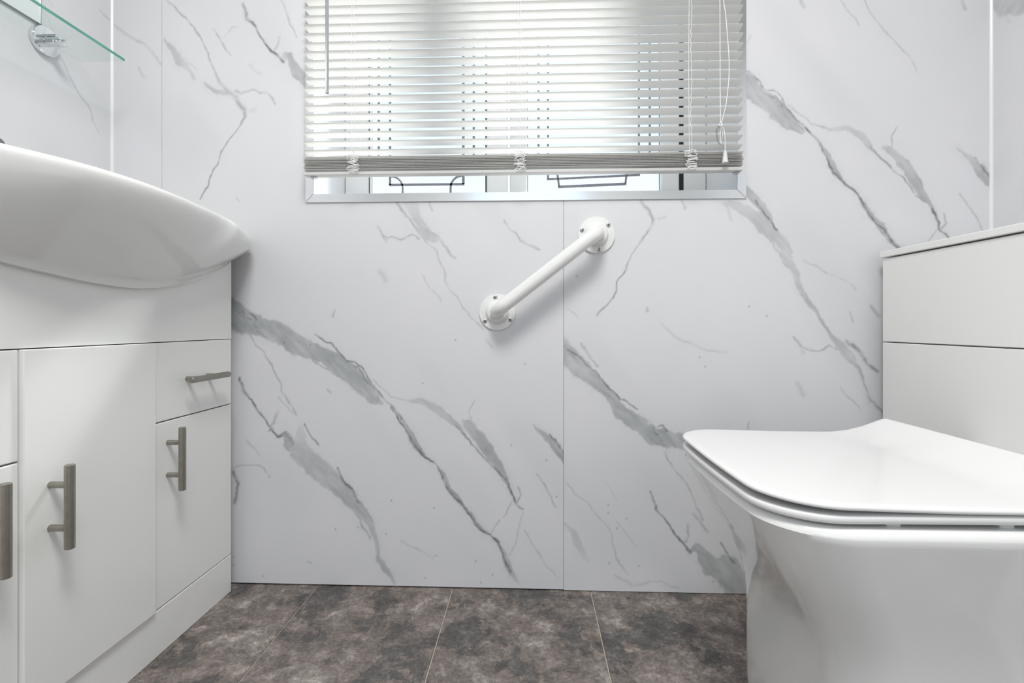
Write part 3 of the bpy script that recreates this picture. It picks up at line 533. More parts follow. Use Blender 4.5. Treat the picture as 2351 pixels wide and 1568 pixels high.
panel('panel', wr, [(-.45, -.002, .78, 1.46, .0035), (-.9, -.002, z0, .78, .006), (-.45, -.002, 1.46, HR, .006), (-.9, -.45, .78, HR, .006)], VR, lambda A, B, d: np.stack([A*0+XR+d, A, B], 1), [((-.9, z0), (-.9, HR))])
panel('panel', wr, [(YB, -.9015, z0, HR, .007)], VR2, lambda A, B, d: np.stack([A*0+XR+d, A, B], 1), [((-.9015, z0), (-.9015, HR))])
DX0, DX1, DZ = -.42, .38, 2.0
add('wall_rear', boxes('wall_rear', [((XL-.05, YB-.1, -.05), (DX0, YB, HR)), ((DX1, YB-.1, -.05), (XR+.05, YB, HR)), ((DX0, YB-.1, DZ), (DX1, YB, HR))]), 'plaster', kind='structure')
add('ceiling', box('ceiling', (XL-.05, YB-.1, HR), (XR+.05, .3, HR+.05)), 'plaster', kind='structure')
# corner beads and the door lining behind the camera
add('trim_1', prism('trim_1', [(XL, 0), (XL, -.005), (XL+.002, -.0048), (XL+.0045, -.0022), (XL+.005, 0)], 2, .0, HR), 'bead', kind='structure')
add('trim_2', prism('trim_2', [(XR, 0), (XR, -.005), (XR-.002, -.0048), (XR-.0045, -.0022), (XR-.005, 0)], 2, .0, HR), 'bead', kind='structure')
add('trim_4', boxes('trim_4', [((DX0-.06, YB, 0), (DX0, YB+.015, DZ+.06)), ((DX1, YB, 0), (DX1+.06, YB+.015, DZ+.06)), ((DX0, YB, DZ), (DX1, YB+.015, DZ+.06))], .002, 1), 'upvc', kind='structure')

# ------------------------------------------------------------------ window edge trim, reveal, frame, panes
tr = add('trim_3', None, None, kind='structure', loc=(0, 0, .94))
ti, to = (OX0, OX1, OZ0, OZ1), (-.5500, .5097, .9385, 2.0205)
g_ = .0004
segs = [[(to[0]+g_, to[2]), (to[1]-g_, to[2]), (ti[1]-g_, ti[2]), (ti[0]+g_, ti[2])], [(to[0], to[2]+g_), (ti[0], ti[2]+g_), (ti[0], ti[3]-g_), (to[0], to[3]-g_)],
        [(to[1], to[2]+g_), (to[1], to[3]-g_), (ti[1], ti[3]-g_), (ti[1], ti[2]+g_)], [(to[0]+g_, to[3]), (ti[0]+g_, ti[3]), (ti[1]-g_, ti[3]), (to[1]-g_, to[3])]]
for sg in segs: add('trim_length', prism('trim_length', sg, 1, -.0035, -.0008, .0005), 'alu', tr)
win = add('window_1', None, None, kind='structure', loc=((OX0+OX1)/2, .2, OZ0))
add('sill_board', box('sill_board', (OX0, -.0008, OZ0-.006), (OX1, .2, OZ0+.0005), .0005, 1), 'reveal', win)
add('head_board', box('head_board', (OX0, -.0008, OZ1), (OX1, .2, OZ1+.006)), 'reveal', win)
add('reveal_board', box('reveal_board', (OX0-.006, -.0008, OZ0), (OX0+.0005, .2, OZ1)), 'reveal', win)
add('reveal_board', box('reveal_board', (OX1-.0005, -.0008, OZ0), (OX1+.006, .2, OZ1)), 'reveal', win)
FB = 1.002
def ringbox(name, x0_, x1_, z0_, z1_, l_, r_, b_, t_, y0_, y1_, bev=.003):
    return boxes(name, [((x0_, y0_, z0_), (x0_+l_, y1_, z1_)), ((x1_-r_, y0_, z0_), (x1_, y1_, z1_)), ((x0_+l_-.002, y0_, z0_), (x1_-r_+.002, y1_, z0_+b_)), ((x0_+l_-.002, y0_, z1_-t_), (x1_-r_+.002, y1_, z1_))], bev, 1)
add('frame', ringbox('frame', OX0, OX1, OZ0, OZ1, .066, .062, FB-OZ0, .06, .20, .262), 'upvc', win)
add('mullion', box('mullion', (-.1225, .202, FB), (-.066, .262, OZ1-.06), .003, 1), 'upvc', win)
LEADZ = 1.0
def strip(parent, pts, wdt=.0066, yy=0., thick=.0016, hostloc=None):
    """flat lead came following pts (x, z) on the face of a pane"""
    P = [Vector((p[0], 0, p[1])) for p in pts]; vs = []; fs = []; n = len(P)
    for i, p in enumerate(P):
        t = (P[min(i+1, n-1)]-P[max(i-1, 0)]).normalized(); s = Vector((t.z, 0, -t.x))*(wdt/2)
        for dy in (0, -thick): vs += [p+s+Vector((0, yy+dy, 0)), p-s+Vector((0, yy+dy, 0))]
    for i in range(n-1):
        a, c = 4*i, 4*i+4
        fs += [(a, a+1, c+1, c), (a+2, c+2, c+3, a+3), (a, c, c+2, a+2), (a+1, a+3, c+3, c+1)]
    fs += [(0, 2, 3, 1), (4*n-4, 4*n-3, 4*n-1, 4*n-2)]
    return add('lead_strip', mesh('lead_strip', vs, fs), 'lead', parent, hostloc or (0, 0, 0))
# left light, fixed
lp = add('pane', box('pane', (-.4585, .228, FB), (-.1255, .234, OZ1-.062)), 'pane', win)
add('bead', ringbox('bead', -.4665, -.122, FB-.004, OZ1-.06, .012, .0045, .006, .012, .214, .228, .002), 'upvc', win)
add('gasket', boxes('gasket', [((-.4700, .213, FB), (-.4635, .2145, OZ1-.06)), ((-.1290, .213, FB), (-.1262, .2155, OZ1-.06))]), 'gasket', win)
yl = .2275; zt = OZ1-.12
PX = lambda X: X*1.0205          # the panes stand 28 mm behind the frame face
a0, a1, a2, a3 = PX(-.4322), PX(-.3996), PX(-.1900), PX(-.1603)
zb_ = 1.0455
strip(lp, [(a0, 1.09), (a0, zt)], yy=yl); strip(lp, [(a3, 1.09), (a3, zt)], .007, yy=yl)
strip(lp, [(a0, 1.09), (a1, 1.09)], yy=yl); strip(lp, [(a2, 1.09), (a3, 1.09)], yy=yl)
strip(lp, [(a1, zb_), (a1, zt)], yy=yl); strip(lp, [(a2, zb_), (a2, zt)], .0075, yy=yl); strip(lp, [(a1-.003, zb_), (a2+.003, zb_)], .0068, yy=yl)
arc = lambda cx, sg: [(cx+sg*.034*math.sin(t*math.pi/2/9), FB+.034+.034*math.cos(t*math.pi/2/9)) for t in range(10)]
strip(lp, arc(a1+.003, 1)+[(a1+.037, FB+.002)], .005, yy=yl); strip(lp, arc(a2-.003, -1)+[(a2-.037, FB+.002)], .006, yy=yl)
# right light, an outward-opening sash standing ajar
sx0, sx1 = -.0640, .4165
sash = add('sash', ringbox('sash', sx0-sx1, 0, FB+.002, OZ1-.064, .050, .050, .010, .05, -.012, .045, .004), 'upvc', win, (sx1, .212, 0))
sash.rotation_euler = (0, 0, -math.radians(7))
def sub(name, me, m):
    o = bpy.data.objects.new(name, me); COL.objects.link(o); o.parent = sash; me.materials.append(M[m]); W[o] = Vector((0, 0, 0)); return o
sp_ = sub('pane', box('pane', (sx0-sx1+.045, .015, FB+.008), (-.045, .021, OZ1-.11)), 'pane')
sub('gasket', boxes('gasket', [((sx0-sx1+.050, .0125, FB+.012), (sx0-sx1+.0512, .015, OZ1-.114)), ((-.0512, .0125, FB+.012), (-.050, .015, OZ1-.114))]), 'gasket')
def ss(pts, wd=.006):
    o = strip(sash, pts, wd, yy=.0148); o.location = (0, 0, 0)
b0_, b1_, b2_, b3_ = [x*1.045-sx1-.004 for x in (.0221, .0490, .2995, .3284)]
ss([(b0_, 1.10), (b0_, zt)]); ss([(b3_, 1.10), (b3_, zt)]); ss([(b0_, 1.10), (b1_, 1.10)]); ss([(b2_, 1.10), (b3_, 1.10)])
ss([(b1_, 1.070), (b1_, zt)]); ss([(b2_, 1.070), (b2_, zt)]); ss([(b1_-.003, 1.070), (b2_+.003, 1.070)])
c0_, c1_ = b1_+.028, b2_-.038
ss([(c0_, 1.083), (c0_+.005, 1.046)]); ss([(c1_+.004, 1.080), (c1_, 1.046)]); ss([(c0_+.002, 1.046), (c1_+.003, 1.046)], .0075)
add('gasket', boxes('gasket', [((.4175, .203, FB), (.4265, .26, OZ1-.06))]), 'gasket', win)

# ------------------------------------------------------------------ vanity unit
XV, VY0, VY1 = -.718, -.0318, -.7620
s1, s2 = -.2745, -.5178
van = thing('vanity_unit', (XV-.15, (VY0+VY1)/2, 0), 'white gloss vanity cabinet with steel bar handles below the washbasin', 'cabinet')
T = .016
XB = XV-T       # back of the fronts
add('side_panel', box('side_panel', (XL+.002, VY0-.016, .0), (XB, VY0, .792), .0008, 1), 'gloss_white', van)
add('side_panel', box('side_panel', (XL+.002, VY1, .0), (XB, VY1+.016, .792), .0008, 1), 'gloss_white', van)
add('base_shelf', box('base_shelf', (XL+.002, VY1+.017, .09), (XB-.002, VY0-.017, .106)), 'gloss_white', van)
add('back_panel', box('back_panel', (XL+.002, VY1+.017, .107), (XL+.010, VY0-.017, .68)), 'gloss_white', van)
# basin underside line on the front of the cabinet (Y, Z)
by = [-.790, -.74, -.69, -.64, -.59, -.5428, -.4836, -.4281, -.3720, -.3267, -.2762, -.2194, -.1554, -.0823, -.0300, .0]
bz = [.815, .783, .760, .744, .732, .7226, .7152, .7085, .7050, .7045, .7090, .7191, .7382, .7681, .7950, .812]
TBY, TBZ = smooth_table(by, bz, 240, 9)
zb = lambda y: interp(y, TBY, TBZ)
ys = list(np.linspace(VY0, VY1, 60))
fpts = [(VY0, .6062), (VY0, min(zb(VY0), .795))] + [(y, min(zb(y), .795)) for y in ys[1:-1]] + [(VY1, min(zb(VY1), .795)), (VY1, .6062)]
add('fascia', prism('fascia', fpts, 0, XB, XV), 'gloss_white', van)
add('plinth', box('plinth', (XB+.001, VY1, .0), (XV, VY0, .0885), .0012, 1), 'gloss_white', van)
P_ = .0065      # middle door stands proud of its neighbours
def handle(host, c, along):
    """bar handle: c = centre on the front face; along = 1 (Y) or 2 (Z)"""
    L = .1245; d = Vector((0, 1, 0)) if along == 1 else Vector((0, 0, 1)); c = Vector(c); ax = c+Vector((.030, 0, 0))
    h = add('handle', lathe('handle', [(.0055, -L/2), (.0066, -L/2+.0008), (.0066, L/2-.0008), (.0055, L/2)], d, 24), 'steel', host, ax)
    for k in (-1, 1):
        add('handle_post', lathe('handle_post', [(.0048, -.0005), (.0048, .0275)], (1, 0, 0), 18), 'steel', host, c+d*(k*.032))
def front(name, y0_, y1_, z0_, z1_, proud=0):
    return add(name, box(name, (XB+.0005, y1_, z0_), (XV+proud, y0_, z1_), .0016, 2), 'gloss_white', van)
G = .0011
d1 = front('drawer', VY0, s1+.0004, .4498+G, .6046); handle(d1, (XV, -.1515, .527), 1)
d2 = front('door', VY0, s1+.0004, .0905, .4498-G); handle(d2, (XV, -.2375, .3745), 2)
d3 = front('door', s1-.0004, s2, .0905, .6046, P_); handle(d3, (XV+P_, -.4800, .3705), 2)
d4 = front('drawer', s2-.0012, VY1, .4470+G, .6046); handle(d4, (XV, -.640, .527), 1)
d5 = front('door', s2-.0012, VY1, .0905, .4470-G); handle(d5, (XV, -.5625, .3695), 2)

# ------------------------------------------------------------------ washbasin
ZR = .8625
ry = [-.800, -.775, -.74, -.70, -.655, -.607, -.576, -.532, -.47, -.411, -.34, -.270, -.241, -.16, -.10, -.055, -.03, -.01]
rx = [-.760, -.722, -.699, -.678, -.660, -.642, -.625, -.6075, -.597, -.5945, -.601, -.611, -.6155, -.630, -.643, -.655, -.666, -.680]
TRY, TRX = smooth_table(ry, rx, 240, 9)
YF, YN = -.012, -.800
rim = []; bot = []
nE = 18; nF = 110
for k in range(nE):                       # far end, from the wall forward
    x = XL+.001 + (k/nE)*(-.705-(XL+.001)); rim.append((x, YF)); bot.append((min(x, -.735), -.034, .800))
for k in range(11):                       # far corner
    a = k/10*math.pi/2; cy = -.040; cx = -.705
    rim.append((cx+.047*math.sin(a), YF-.034*(1-math.cos(a)))); bot.append((-.735+.0165*k/10, -.034-.001*k/10, .800-.004*k/10))
y_s = YF-.036
for k in range(1, nF+1):
    y = y_s + (YN+.03-y_s)*k/nF
    rim.append((interp(y, TRY, TRX), y)); yb = -.0350 + (-.760+.0350)*k/nF; bot.append((XV-.0015, yb, min(zb(yb), .796)))
xl = rim[-1][0]
for k in range(1, 9):
    a = k/8*math.pi/2; rim.append((xl-.03*(1-math.cos(a)), YN+.03-.03*math.sin(a))); bot.append((XV-.0015-.002*k, -.760, .797))
for k in range(1, nE+1):
    x = xl-.03+(XL+.001-(xl-.03))*k/nE; rim.append((x, YN)); bot.append((min(x, -.735), -.760, .800))
nO = len(rim); R = np.array(rim); Bm = np.array(bot)
for _ in range(12):                       # fair the rim a little
    Rs = R.copy(); Rs[1:-1] = .25*R[:-2]+.5*R[1:-1]+.25*R[2:]; R = Rs
prd = np.array([1. if abs(b_[0]-(XV-.0015)) < 1e-6 else 0. for b_ in bot])
for _ in range(30): prd[1:-1] = .25*prd[:-2]+.5*prd[1:-1]+.25*prd[2:]
loops = [Bm.copy(), Bm+np.column_stack([prd*.0130, 0*prd, 0*prd])]
Bm = Bm+np.column_stack([prd*.0175, 0*prd, prd*.0095])
cen = np.array([-.86, -.406])
def inset(d):
    t = np.zeros_like(R); t[1:-1] = R[2:]-R[:-2]; t[0] = R[1]-R[0]; t[-1] = R[-1]-R[-2]
    n = np.stack([t[:, 1], -t[:, 0]], 1); n /= np.linalg.norm(n, axis=1)[:, None]+1e-9
    if ((R-cen)*n).sum() > 0: n = -n
    return R+n*d
ns = 26
ii = np.arange(nO); ic = nE+9                      # index of the far corner; the lip swells there
cw = np.exp(-((ii-ic)/14.)**2)+np.exp(-((ii-(nO-nE-5))/14.)**2); cg = np.exp(-((ii-ic)/24.)**2)+np.exp(-((ii-(nO-nE-5))/24.)**2)
LR = .010+.015*cw
for j in range(ns, -1, -1):               # underside, bottom up to the lip
    s = j/ns; g = (1-s**1.45)*(1-cg)+cg*(1-s**2.1)**.75
    g = np.asarray(g)[:, None]; xy = Bm[:, :2]+(R-Bm[:, :2])*g; z = (ZR-LR)+(Bm[:, 2]-(ZR-LR))*s
    loops.append(np.column_stack([xy, z]))
for k in range(1, 7):                     # rolled lip
    a = k/6*math.pi/2; P2 = inset((.010+.010*cw)[:, None]*(1-math.cos(a))); loops.append(np.column_stack([P2, ZR-LR+LR*math.sin(a)]))
back = -.935
def bowl(sc, z):
    P2 = inset(.027); c = np.array([-.80, -.406]); P2 = c+(P2-c)*sc; P2[:, 0] = np.maximum(P2[:, 0], back+(1-sc)*.08); return np.column_stack([P2, np.full(nO, z)])
loops += [bowl(1, ZR-.001), bowl(.985, ZR-.008), bowl(.95, ZR-.03), bowl(.88, ZR-.065), bowl(.76, ZR-.10), bowl(.55, ZR-.122), bowl(.25, ZR-.130)]
vs = np.concatenate(loops); fs = []
for j in range(len(loops)-1):
    for i in range(nO):
        a, c = j*nO+i, j*nO+(i+1) % nO; fs.append((a, c, c+nO, a+nO))
fs.append(tuple(range((len(loops)-1)*nO, len(loops)*nO)))
bme = mesh('basin', vs, fs)
bm = bmesh.new(); bm.from_mesh(bme); bmesh.ops.remove_doubles(bm, verts=bm.verts, dist=.00005); bmesh.ops.recalc_face_normals(bm, faces=bm.faces); bm.to_mesh(bme); bm.free()
smooth_by_angle(bme, 42)
basin = add('washbasin', bme, 'ceramic', label='wide white ceramic washbasin with a bowed front over the cabinet', cat='washbasin')
# tap
tap = thing('basin_tap', (-.985, -.41, ZR-.002), 'chrome mixer tap on the back of the washbasin', 'tap')
add('body', lathe('body', [(.026, 0), (.026, .006), (.021, .010), (.021, .075), (.018, .085)], (0, 0, 1), 28), 'chrome', tap, (-.985, -.41, ZR-.002))
add('spout', tube('spout', spline([(-.985, -.41, .905), (-.94, -.41, .930), (-.905, -.41, .936), (-.872, -.41, .934)], 8), [.014]*10+[.0125]*15, 18), 'chrome', tap)
add('lever', tube('lever', [(-.985, -.41, .946), (-.985, -.41, .960), (-.965, -.41, .972), (-.925, -.41, .982)], [.017, .016, .007, .005], 16), 'chrome', tap)

# ------------------------------------------------------------------ mirror and glass shelf on the left wall
mi = thing('wall_mirror', (XL, -.45, 1.275), 'frameless wall mirror above the glass shelf', 'mirror')
add('glass', box('glass', (XL+.001, -.75, 1.2757), (XL+.0050, -.1817, 1.82), .0004, 1), 'mirror', mi)
edo = add('edge', ringbox('edge', -.7505, -.1812, 1.2752, 1.8205, .0012, .0012, .0012, .0012, 0, .0052, 0), 'mirroredge', mi)
ed = edo.data
for v in ed.vertices: v.co = (XL+.0008+v.co.y, v.co.x, v.co.z)
ed.flip_normals()
sh = thing('glass_shelf', (XL, -.34, 1.247), 'clear glass shelf with green edge on chrome brackets', 'shelf')
SY0, SY1, SX0, SX1, SZ = -.0885, -.60, XL+.0035, -.9335, 1.2485
add('glass', box('glass', (SX0, SY1, SZ-.003), (SX1-.0006, SY0-.0006, SZ+.003)), 'shelfglass', sh)
add('front_edge', box('front_edge', (SX1-.0005, SY1, SZ-.003), (SX1, SY0, SZ+.003)), 'glassedge', sh)
for yb in (-.1730, -.5150):
    bk = add('bracket', lathe('bracket', [(.0292, .0008), (.0300, .002), (.0300, .0095), (.0285, .0112), (.006, .0118)], (1, 0, 0), 40), 'chrome', sh, (XL, yb, 1.2455))
    add('clamp', boxes('clamp', [((.0116, -.0085, -.0095), (.036, .0085, -.0003)), ((.0116, -.007, .0062), (.034, .007, .0115)), ((.0112, -.007, -.0095), (.0135, .007, .0115))], .0018, 2), 'chrome', bk, (XL, yb, 1.2455))
    add('clamp_pin', lathe('clamp_pin', [(.0062, .034), (.0075, .036), (.0075, .052), (.0060, .0545)], (1, 0, -.02), 20), 'chrome', bk, (XL, yb, 1.2405))

# ------------------------------------------------------------------ venetian blind
bl = thing('venetian_blind', (-.025, -.037, .99), 'white venetian blind, lower slats gathered on the bottom rail', 'blind')
BX0, BX1 = -.5350, .4852
def slat_mesh(tilt, name='slat', length=(BX0, BX1), cut=.0):
    n = 8; wd = .0254; hs = wd/2; vs = []; fs = []
    ct, st_ = math.cos(tilt), math.sin(tilt)
    prof = []
    for i in range(n+1):
        u = -hs+wd*i/n; zc = .0021*(1-(u/hs)**2)
        prof.append((u, zc))
    ring = [(u, z+.00022) for u, z in prof]+[(u, z-.00022) for u, z in prof[::-1]]
    # u<0 = room side; room edge raised by tilt
    for x in (0, 1):
        for u, z in ring:
            cutin = .004*(abs(u)/hs)**4
            X = (length[0]+cutin) if x == 0 else (length[1]-cutin)
            vs.append((X, u*ct+z*st_, -u*st_+z*ct))
    m = len(ring)
    for i in range(m): fs.append((i, (i+1) % m, m+(i+1) % m, m+i))
    for i in range(n): fs.append((i, i+1, m-2-i, m-1-i)); fs.append((m+i, m+m-1-i, m+m-2-i, m+i+1))
    me = mesh(name, vs, fs); bm = bmesh.new(); bm.from_mesh(me); bmesh.ops.recalc_face_normals(bm, faces=bm.faces); bm.to_mesh(me); bm.free()
    return smooth_by_angle(me, 60)
open_me = slat_mesh(math.radians(12.5)); flat_me = slat_mesh(math.radians(7.0), 'gathered_slat')
PITCH = .0211; nsl = int((1.97-1.0474)/PITCH)
for k in range(nsl):
    o = add('slat', open_me, 'slat', bl, (random.uniform(-.0012, .0012), -.037, 1.0474+k*PITCH))
    o.rotation_euler = (0, random.uniform(-.0007, .0007), 0)
for k in range(9):
    o = add('slat', flat_me, 'slat', bl, (random.uniform(-.0018, .0018), -.0375+random.uniform(-.0008, .0008), 1.0030+k*.0036))
    o.rotation_euler = (random.uniform(-.03, .03), random.uniform(-.0012, .0012), 0)
rail_me = prism('bottom_rail', [(-.0475, .9925), (-.046, .9912), (-.028, .9912), (-.0265, .9925), (-.0265, .9975), (-.030, 1.0000), (-.044, 1.0000), (-.0475, .9975)], 0, BX0+.002, BX1-.002)
add('bottom_rail', rail_me, 'slat', bl)
add('head_rail', box('head_rail', (BX0+.002, -.052, 1.975), (BX1-.002, -.020, 2.005), .001, 1), 'slat', bl)
for x in (BX0+.022, BX1-.013):
    add('end_button', lathe('end_button', [(.002, -.006), (.0075, -.004), (.0085, 0), (.0085, .0005)], (0, 0, 1), 16), 'clearplastic', bl, (x, -.037, .9900))
for x in (-.4135, -.0240, .3650):
    ph = random.random()*6
    for yy, dx in ((-.0508, 0), (-.0235, .004)):
        pts = [(x+dx+.0012*math.sin(z*40+ph+dx*300)+ (.0018 if (i % 2) else 0), yy, z) for i, z in enumerate(np.arange(1.034, 1.975, PITCH/2))]
        add('ladder_cord', tube('ladder_cord', pts, .00062, 5), 'cord', bl)
    add('lift_cord', tube('lift_cord', [(x-.004+.001*math.sin(z*9), -.0520, z) for z in np.arange(1.034, 1.975, .03)], .0006, 5), 'cord', bl)
    pts = [(x+.004, -.0515, 1.038)]
    for k in range(60):
        z = 1.036-.043*k/59+random.uniform(-.004, .004)
        pts.append((x+random.choice((-1, 1))*random.uniform(.004, .0135), -.0535+random.uniform(-.003, .0012), z))
    add('cord_loops', tube('cord_loops', spline(pts, 4), .0007, 5), 'cord', bl)
add('wand', lathe('wand', [(.0020, 1.1735), (.0044, 1.1745), (.0044, 1.955)], (0, 0, 1), 6, sm=False), 'wand', bl, (-.4700, -.066, 0))
add('pull_cord', tube('pull_cord', [(.4255, -.060, 1.965), (.4262, -.060, 1.5), (.4272, -.060, 1.20), (.4278, -.060, 1.094)], .00085, 6), 'cord', bl)
add('pull_cord', tube('pull_cord', spline([(.4290, -.0605, 1.965), (.4310, -.0605, 1.45), (.4400, -.0605, 1.33), (.4470, -.0605, 1.225), (.4420, -.0605, 1.15), (.4330, -.0605, 1.105), (.4285, -.0605, 1.093)], 8), .00085, 6), 'cord', bl)
add('cord_knot', tube('cord_knot', spline([(.4285, -.0605, 1.097), (.4310, -.063, 1.090), (.4270, -.064, 1.086), (.4250, -.0605, 1.090), (.4290, -.058, 1.094), (.4305, -.061, 1.087)], 5), .001, 6), 'cord', bl)
add('pull_cord', tube('pull_cord', spline([(.4290, -.061, 1.089), (.4350, -.061, 1.080), (.4375, -.061, 1.060), (.4378, -.061, 1.028)], 6), .0008, 6), 'cord', bl)
cl_pts = [(.4248+.0058*math.cos(t)-.08*(.019*math.sin(t)), -.0615, 1.066+.0195*math.sin(t)) for t in np.linspace(0, 2*math.pi, 25)]
add('cord_cleat', tube('cord_cleat', cl_pts, .0019, 8), 'clearplastic', bl)
add('pull_cord', tube('pull_cord', spline([(.4280, -.061, 1.087), (.4310, -.063, 1.070), (.4285, -.063, 1.048), (.4262, -.0635, 1.054), (.4280, -.061, 1.085)], 6), .0008, 6), 'cord', bl)
add('tassel', lathe('tassel', [(.0016, .0275), (.0034, .0265), (.0046, .018), (.0062, .004), (.0076, .0), (.0060, .0006), (.002, .004)], (0, 0, 1), 20), 'tassel', bl, (.4378, -.061, 1.0040))

# ------------------------------------------------------------------ grab rail
ga, gb = Vector((-.0799, 0, .6695)), Vector((.1576, 0, .8541))
gr = thing('grab_rail', ga, 'white enamelled grab rail screwed slantwise to the marble panels', 'grab rail')
dr = (gb-ga).normalized(); off = .056; rad = .030
out = Vector((0, -1, 0)); pts = []
for t in np.linspace(0, 1, 4): pts.append(ga+out*(.004+t*(off-rad-.004)))
for k in range(1, 10): a = k/9*math.pi/2; pts.append(ga+out*(off-rad+rad*math.sin(a))+dr*(rad*(1-math.cos(a))))
for t in np.linspace(.1, .9, 5): pts.append((ga+dr*rad).lerp(gb-dr*rad, t)+out*off)
for k in range(0, 10): a = k/9*math.pi/2; pts.append(gb+out*(off-rad+rad*math.cos(a))-dr*(rad*(1-math.sin(a))))
for t in np.linspace(1, 0, 4)[1:]: pts.append(gb+out*(.004+t*(off-rad-.004)))
add('tube', tube('tube', pts, .0160, 28), 'rail', gr)
fl_prof = [(.0430, 0), (.0438, .0008), (.0438, .0034), (.0430, .0046), (.0310, .0052), (.0285, .0060), (.0268, .0085), (.0250, .0125), (.0228, .0150), (.0190, .0162), (.0165, .0165)]
for c, scr in ((ga, ((-.0848, .7060), (-.1100, .6484), (-.0481, .6515))), (gb, ((.1227, .8658), (.1847, .8767), (.1640, .8177)))):
    fl = add('flange', lathe('flange', fl_prof, (0, -1, 0), 48, ang=28), 'rail', gr, c+Vector((0, -.0002, 0)))
    for (x, z) in scr:
        v = Vector((x, 0, z))-c; v = c+v.normalized()*.0362
        hd = add('screw', lathe('screw', [(.0056, .0), (.0056, .0012), (.0048, .0023), (.0028, .0030), (.0005, .0031)], (0, -1, 0), 20), 'screw', fl, (v.x, -.0044, v.z))
        a = random.random()*3
        bm = bmesh.new()
        for q in (0, math.pi/2):
            g = bmesh.ops.create_cube(bm, size=1, matrix=Matrix.Rotation(a+q, 4, 'Y') @ Matrix.Diagonal((.0062, .0012, .0015, 1)))
        add('screw_slot', from_bm('screw_slot', bm), 'dark', fl, (v.x, -.0071, v.z))

# ------------------------------------------------------------------ toilet unit (boxed cistern)
XU = .8045; UY0, UY1 = -.030, -.885
un = thing('toilet_unit', ((XU+XR)/2, -.445, 0), 'white boxed-in cistern unit standing behind the toilet', 'cabinet')
add('carcass', box('carcass', (XU+.016, UY1+.002, 0), (XR-.0005, UY0-.002, .7905)), 'gloss_white', un)
add('upper_panel', box('upper_panel', (XU, UY1, .6016), (XU+.0155, UY0, .7895), .0010, 1), 'gloss_white', un)
add('lower_panel', box('lower_panel', (XU, UY1, .0), (XU+.0155, UY0, .5990), .0010, 1), 'gloss_white', un)
add('top_board', box('top_board', (XU-.0045, UY1-.003, .7922), (XR-.0005, UY0+.0035, .8063), .0016, 2), 'gloss_white', un)

# ------------------------------------------------------------------ toilet
TYC = -.4535
wc = thing('toilet', (.60, TYC, 0), 'white back-to-wall toilet with the seat and lid closed', 'toilet')
def outline(xf, xb, wdt, rf, rb, bow=.008, n=14, m=10):
    pts = []
    def arcp(cx, cy, r, a0, a1):
        for k in range(n+1):
            a = a0+(a1-a0)*k/n; pts.append((cx+r*math.cos(a), cy+r*math.sin(a)))
    def line(a, b_):
        for k in range(1, m): t = k/m; pts.append((a[0]+(b_[0]-a[0])*t, a[1]+(b_[1]-a[1])*t))
    pi = math.pi
    arcp(xf+rf, TYC+wdt-rf, rf, pi/2, pi); line((xf, TYC+wdt-rf), (xf, TYC-wdt+rf))
    arcp(xf+rf, TYC-wdt+rf, rf, pi, 1.5*pi); line((xf+rf, TYC-wdt), (xb-rb, TYC-wdt))
    arcp(xb-rb, TYC-wdt+rb, rb, 1.5*pi, 2*pi); line((xb, TYC-wdt+rb), (xb, TYC+wdt-rb))
    arcp(xb-rb, TYC+wdt-rb, rb, 0, pi/2); line((xb-rb, TYC+wdt), (xf+rf, TYC+wdt))
    P2 = np.array(pts)
    f = np.clip(1-(P2[:, 0]-xf)/.11, 0, 1)**1.5*(1-np.clip((P2[:, 1]-TYC)/wdt, -1, 1)**2)
    P2[:, 0] -= bow*f
    return P2
def off_in(P2, d):
    t = np.roll(P2, -1, 0)-np.roll(P2, 1, 0); n = np.stack([-t[:, 1], t[:, 0]], 1); n /= np.linalg.norm(n, axis=1)[:, None]+1e-9
    c = P2.mean(0)
    if ((P2-c)*n).sum() > 0: n = -n
    return P2+n*d
def loft(name, loops, cap0=8, cap1=8, zfun=None, ang=40):
    """closed body from a stack of equal-length loops; both ends closed with shrinking rings"""
    L = [np.asarray(l, float) for l in loops]
    def shrink(l, k):
        c = l.mean(0); c[2] = l[:, 2].mean(); return [c+(l-c)*(1-i/k) for i in range(1, k)]
    L = shrink(L[0], cap0)[::-1]+L+shrink(L[-1], cap1)
    n = len(L[0]); vs = np.concatenate(L); fs = []
    for j in range(len(L)-1):
        for i in range(n): a, c = j*n+i, j*n+(i+1) % n; fs.append((a, c, c+n, a+n))
    fs.append(tuple(range(n))); fs.append(tuple(range((len(L)-1)*n, len(L)*n)))
    if zfun is not None: vs[:, 2] += zfun(vs[:, 0])
    me = mesh(name, vs, fs); bm = bmesh.new(); bm.from_mesh(me); bmesh.ops.remove_doubles(bm, verts=bm.verts, dist=.00002); bmesh.ops.recalc_face_normals(bm, faces=bm.faces); bm.to_mesh(me); bm.free()
    return smooth_by_angle(me, ang)
lv = lambda P2, z: np.column_stack([P2, np.full(len(P2), z)])
WD = .1915
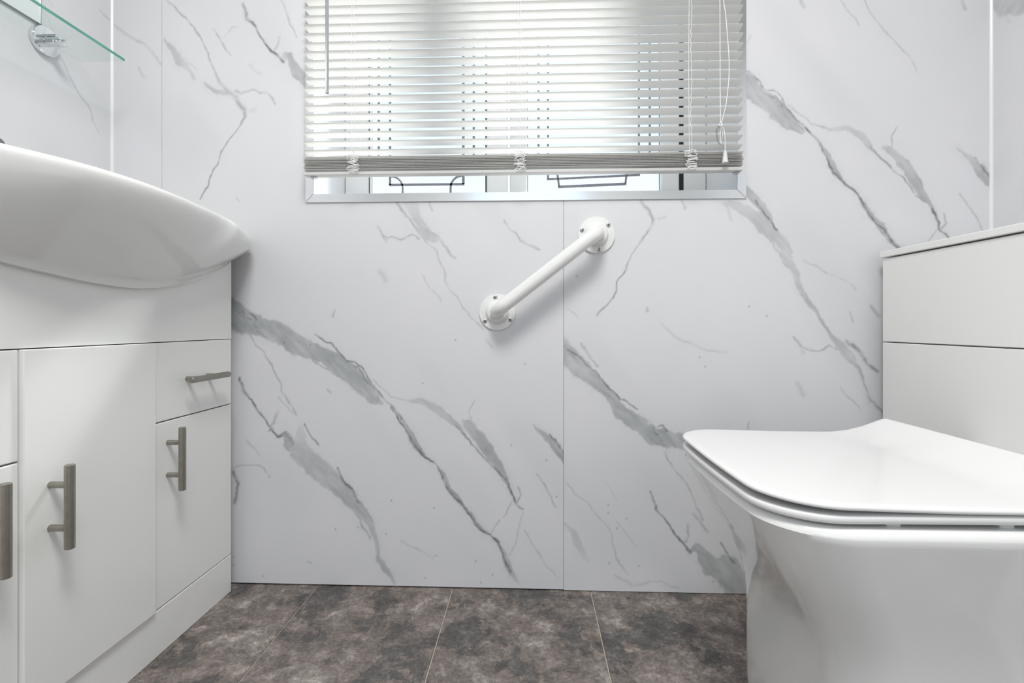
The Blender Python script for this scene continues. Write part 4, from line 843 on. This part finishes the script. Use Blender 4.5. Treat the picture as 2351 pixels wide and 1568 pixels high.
# pan: sections from the floor up (z, front x, half width, front radius)
sec = [(.0, .376, .168, .060), (.012, .374, .169, .060), (.05, .371, .168, .060), (.10, .370, .167, .060), (.15, .370, .166, .060), (.19, .369, .166, .061), (.225, .365, .167, .063), (.255, .357, .169, .066), (.285, .343, .173, .069), (.315, .325, .178, .072), (.345, .306, .184, .074), (.37, .292, .1885, .076), (.39, .282, .1925, .077), (.403, .2755, .1950, .078)]
XW = XU-.0006
loops = [lv(outline(x, XW, wd, r, .02, .010), z) for z, x, wd, r in sec]
o0 = outline(.271, XW, .1968, .078, .02, .010)
for k in range(1, 9):
    a = k/8*math.pi/2; loops.append(lv(off_in(o0, .013*(1-math.cos(a))), .409+.013*math.sin(a)))
add('pan', loft('pan', loops, 3, 5), 'ceramic', wc)
o1 = outline(.2660, .645, WD-.001, .074, .02)
seat_l = [lv(off_in(o1, .010), .4268), lv(off_in(o1, .004), .4272), lv(off_in(o1, .001), .4285), lv(o1, .4305), lv(o1, .4345), lv(off_in(o1, .0012), .4362), lv(off_in(o1, .004), .4372), lv(off_in(o1, .012), .4375)]
seat = add('seat', loft('seat', seat_l, 6, 6, lambda x: -.0026*np.clip((.50-x)/.23, 0, 1)**1.3), 'seat', wc)
for (x, y) in ((.392, TYC-.170), (.51, TYC-.170), (.392, TYC+.170), (.51, TYC+.170), (.30, TYC-.05), (.30, TYC+.05)):
    add('buffer', box('buffer', (x-.008, y-.012, .4205), (x+.008, y+.012, .4277), .0025, 2), 'pinrub', seat)
xb_ = .6440
o2 = outline(.2655, xb_, WD, .075, .012)
ramp = lambda x: .0268*np.clip((x-.548)/(xb_-.548), 0, 1)**1.7 + .0042*np.clip((.47-x)/.20, 0, 1)**1.3
lid_l = [lv(off_in(o2, .010), .4384), lv(off_in(o2, .003), .4386), lv(off_in(o2, .0008), .4394), lv(o2, .4408), lv(off_in(o2, .0002), .4425), lv(off_in(o2, .0010), .4438), lv(off_in(o2, .0026), .4446), lv(off_in(o2, .006), .4450)]
add('lid', loft('lid', lid_l, 14, 26, ramp, 50), 'seat', wc)
for y in (TYC-.07, TYC+.07):
    add('hinge', lathe('hinge', [(.012, -.025), (.013, -.023), (.013, .023), (.012, .025)], (0, 1, 0), 20), 'chrome', wc, (.655, y, .4345))
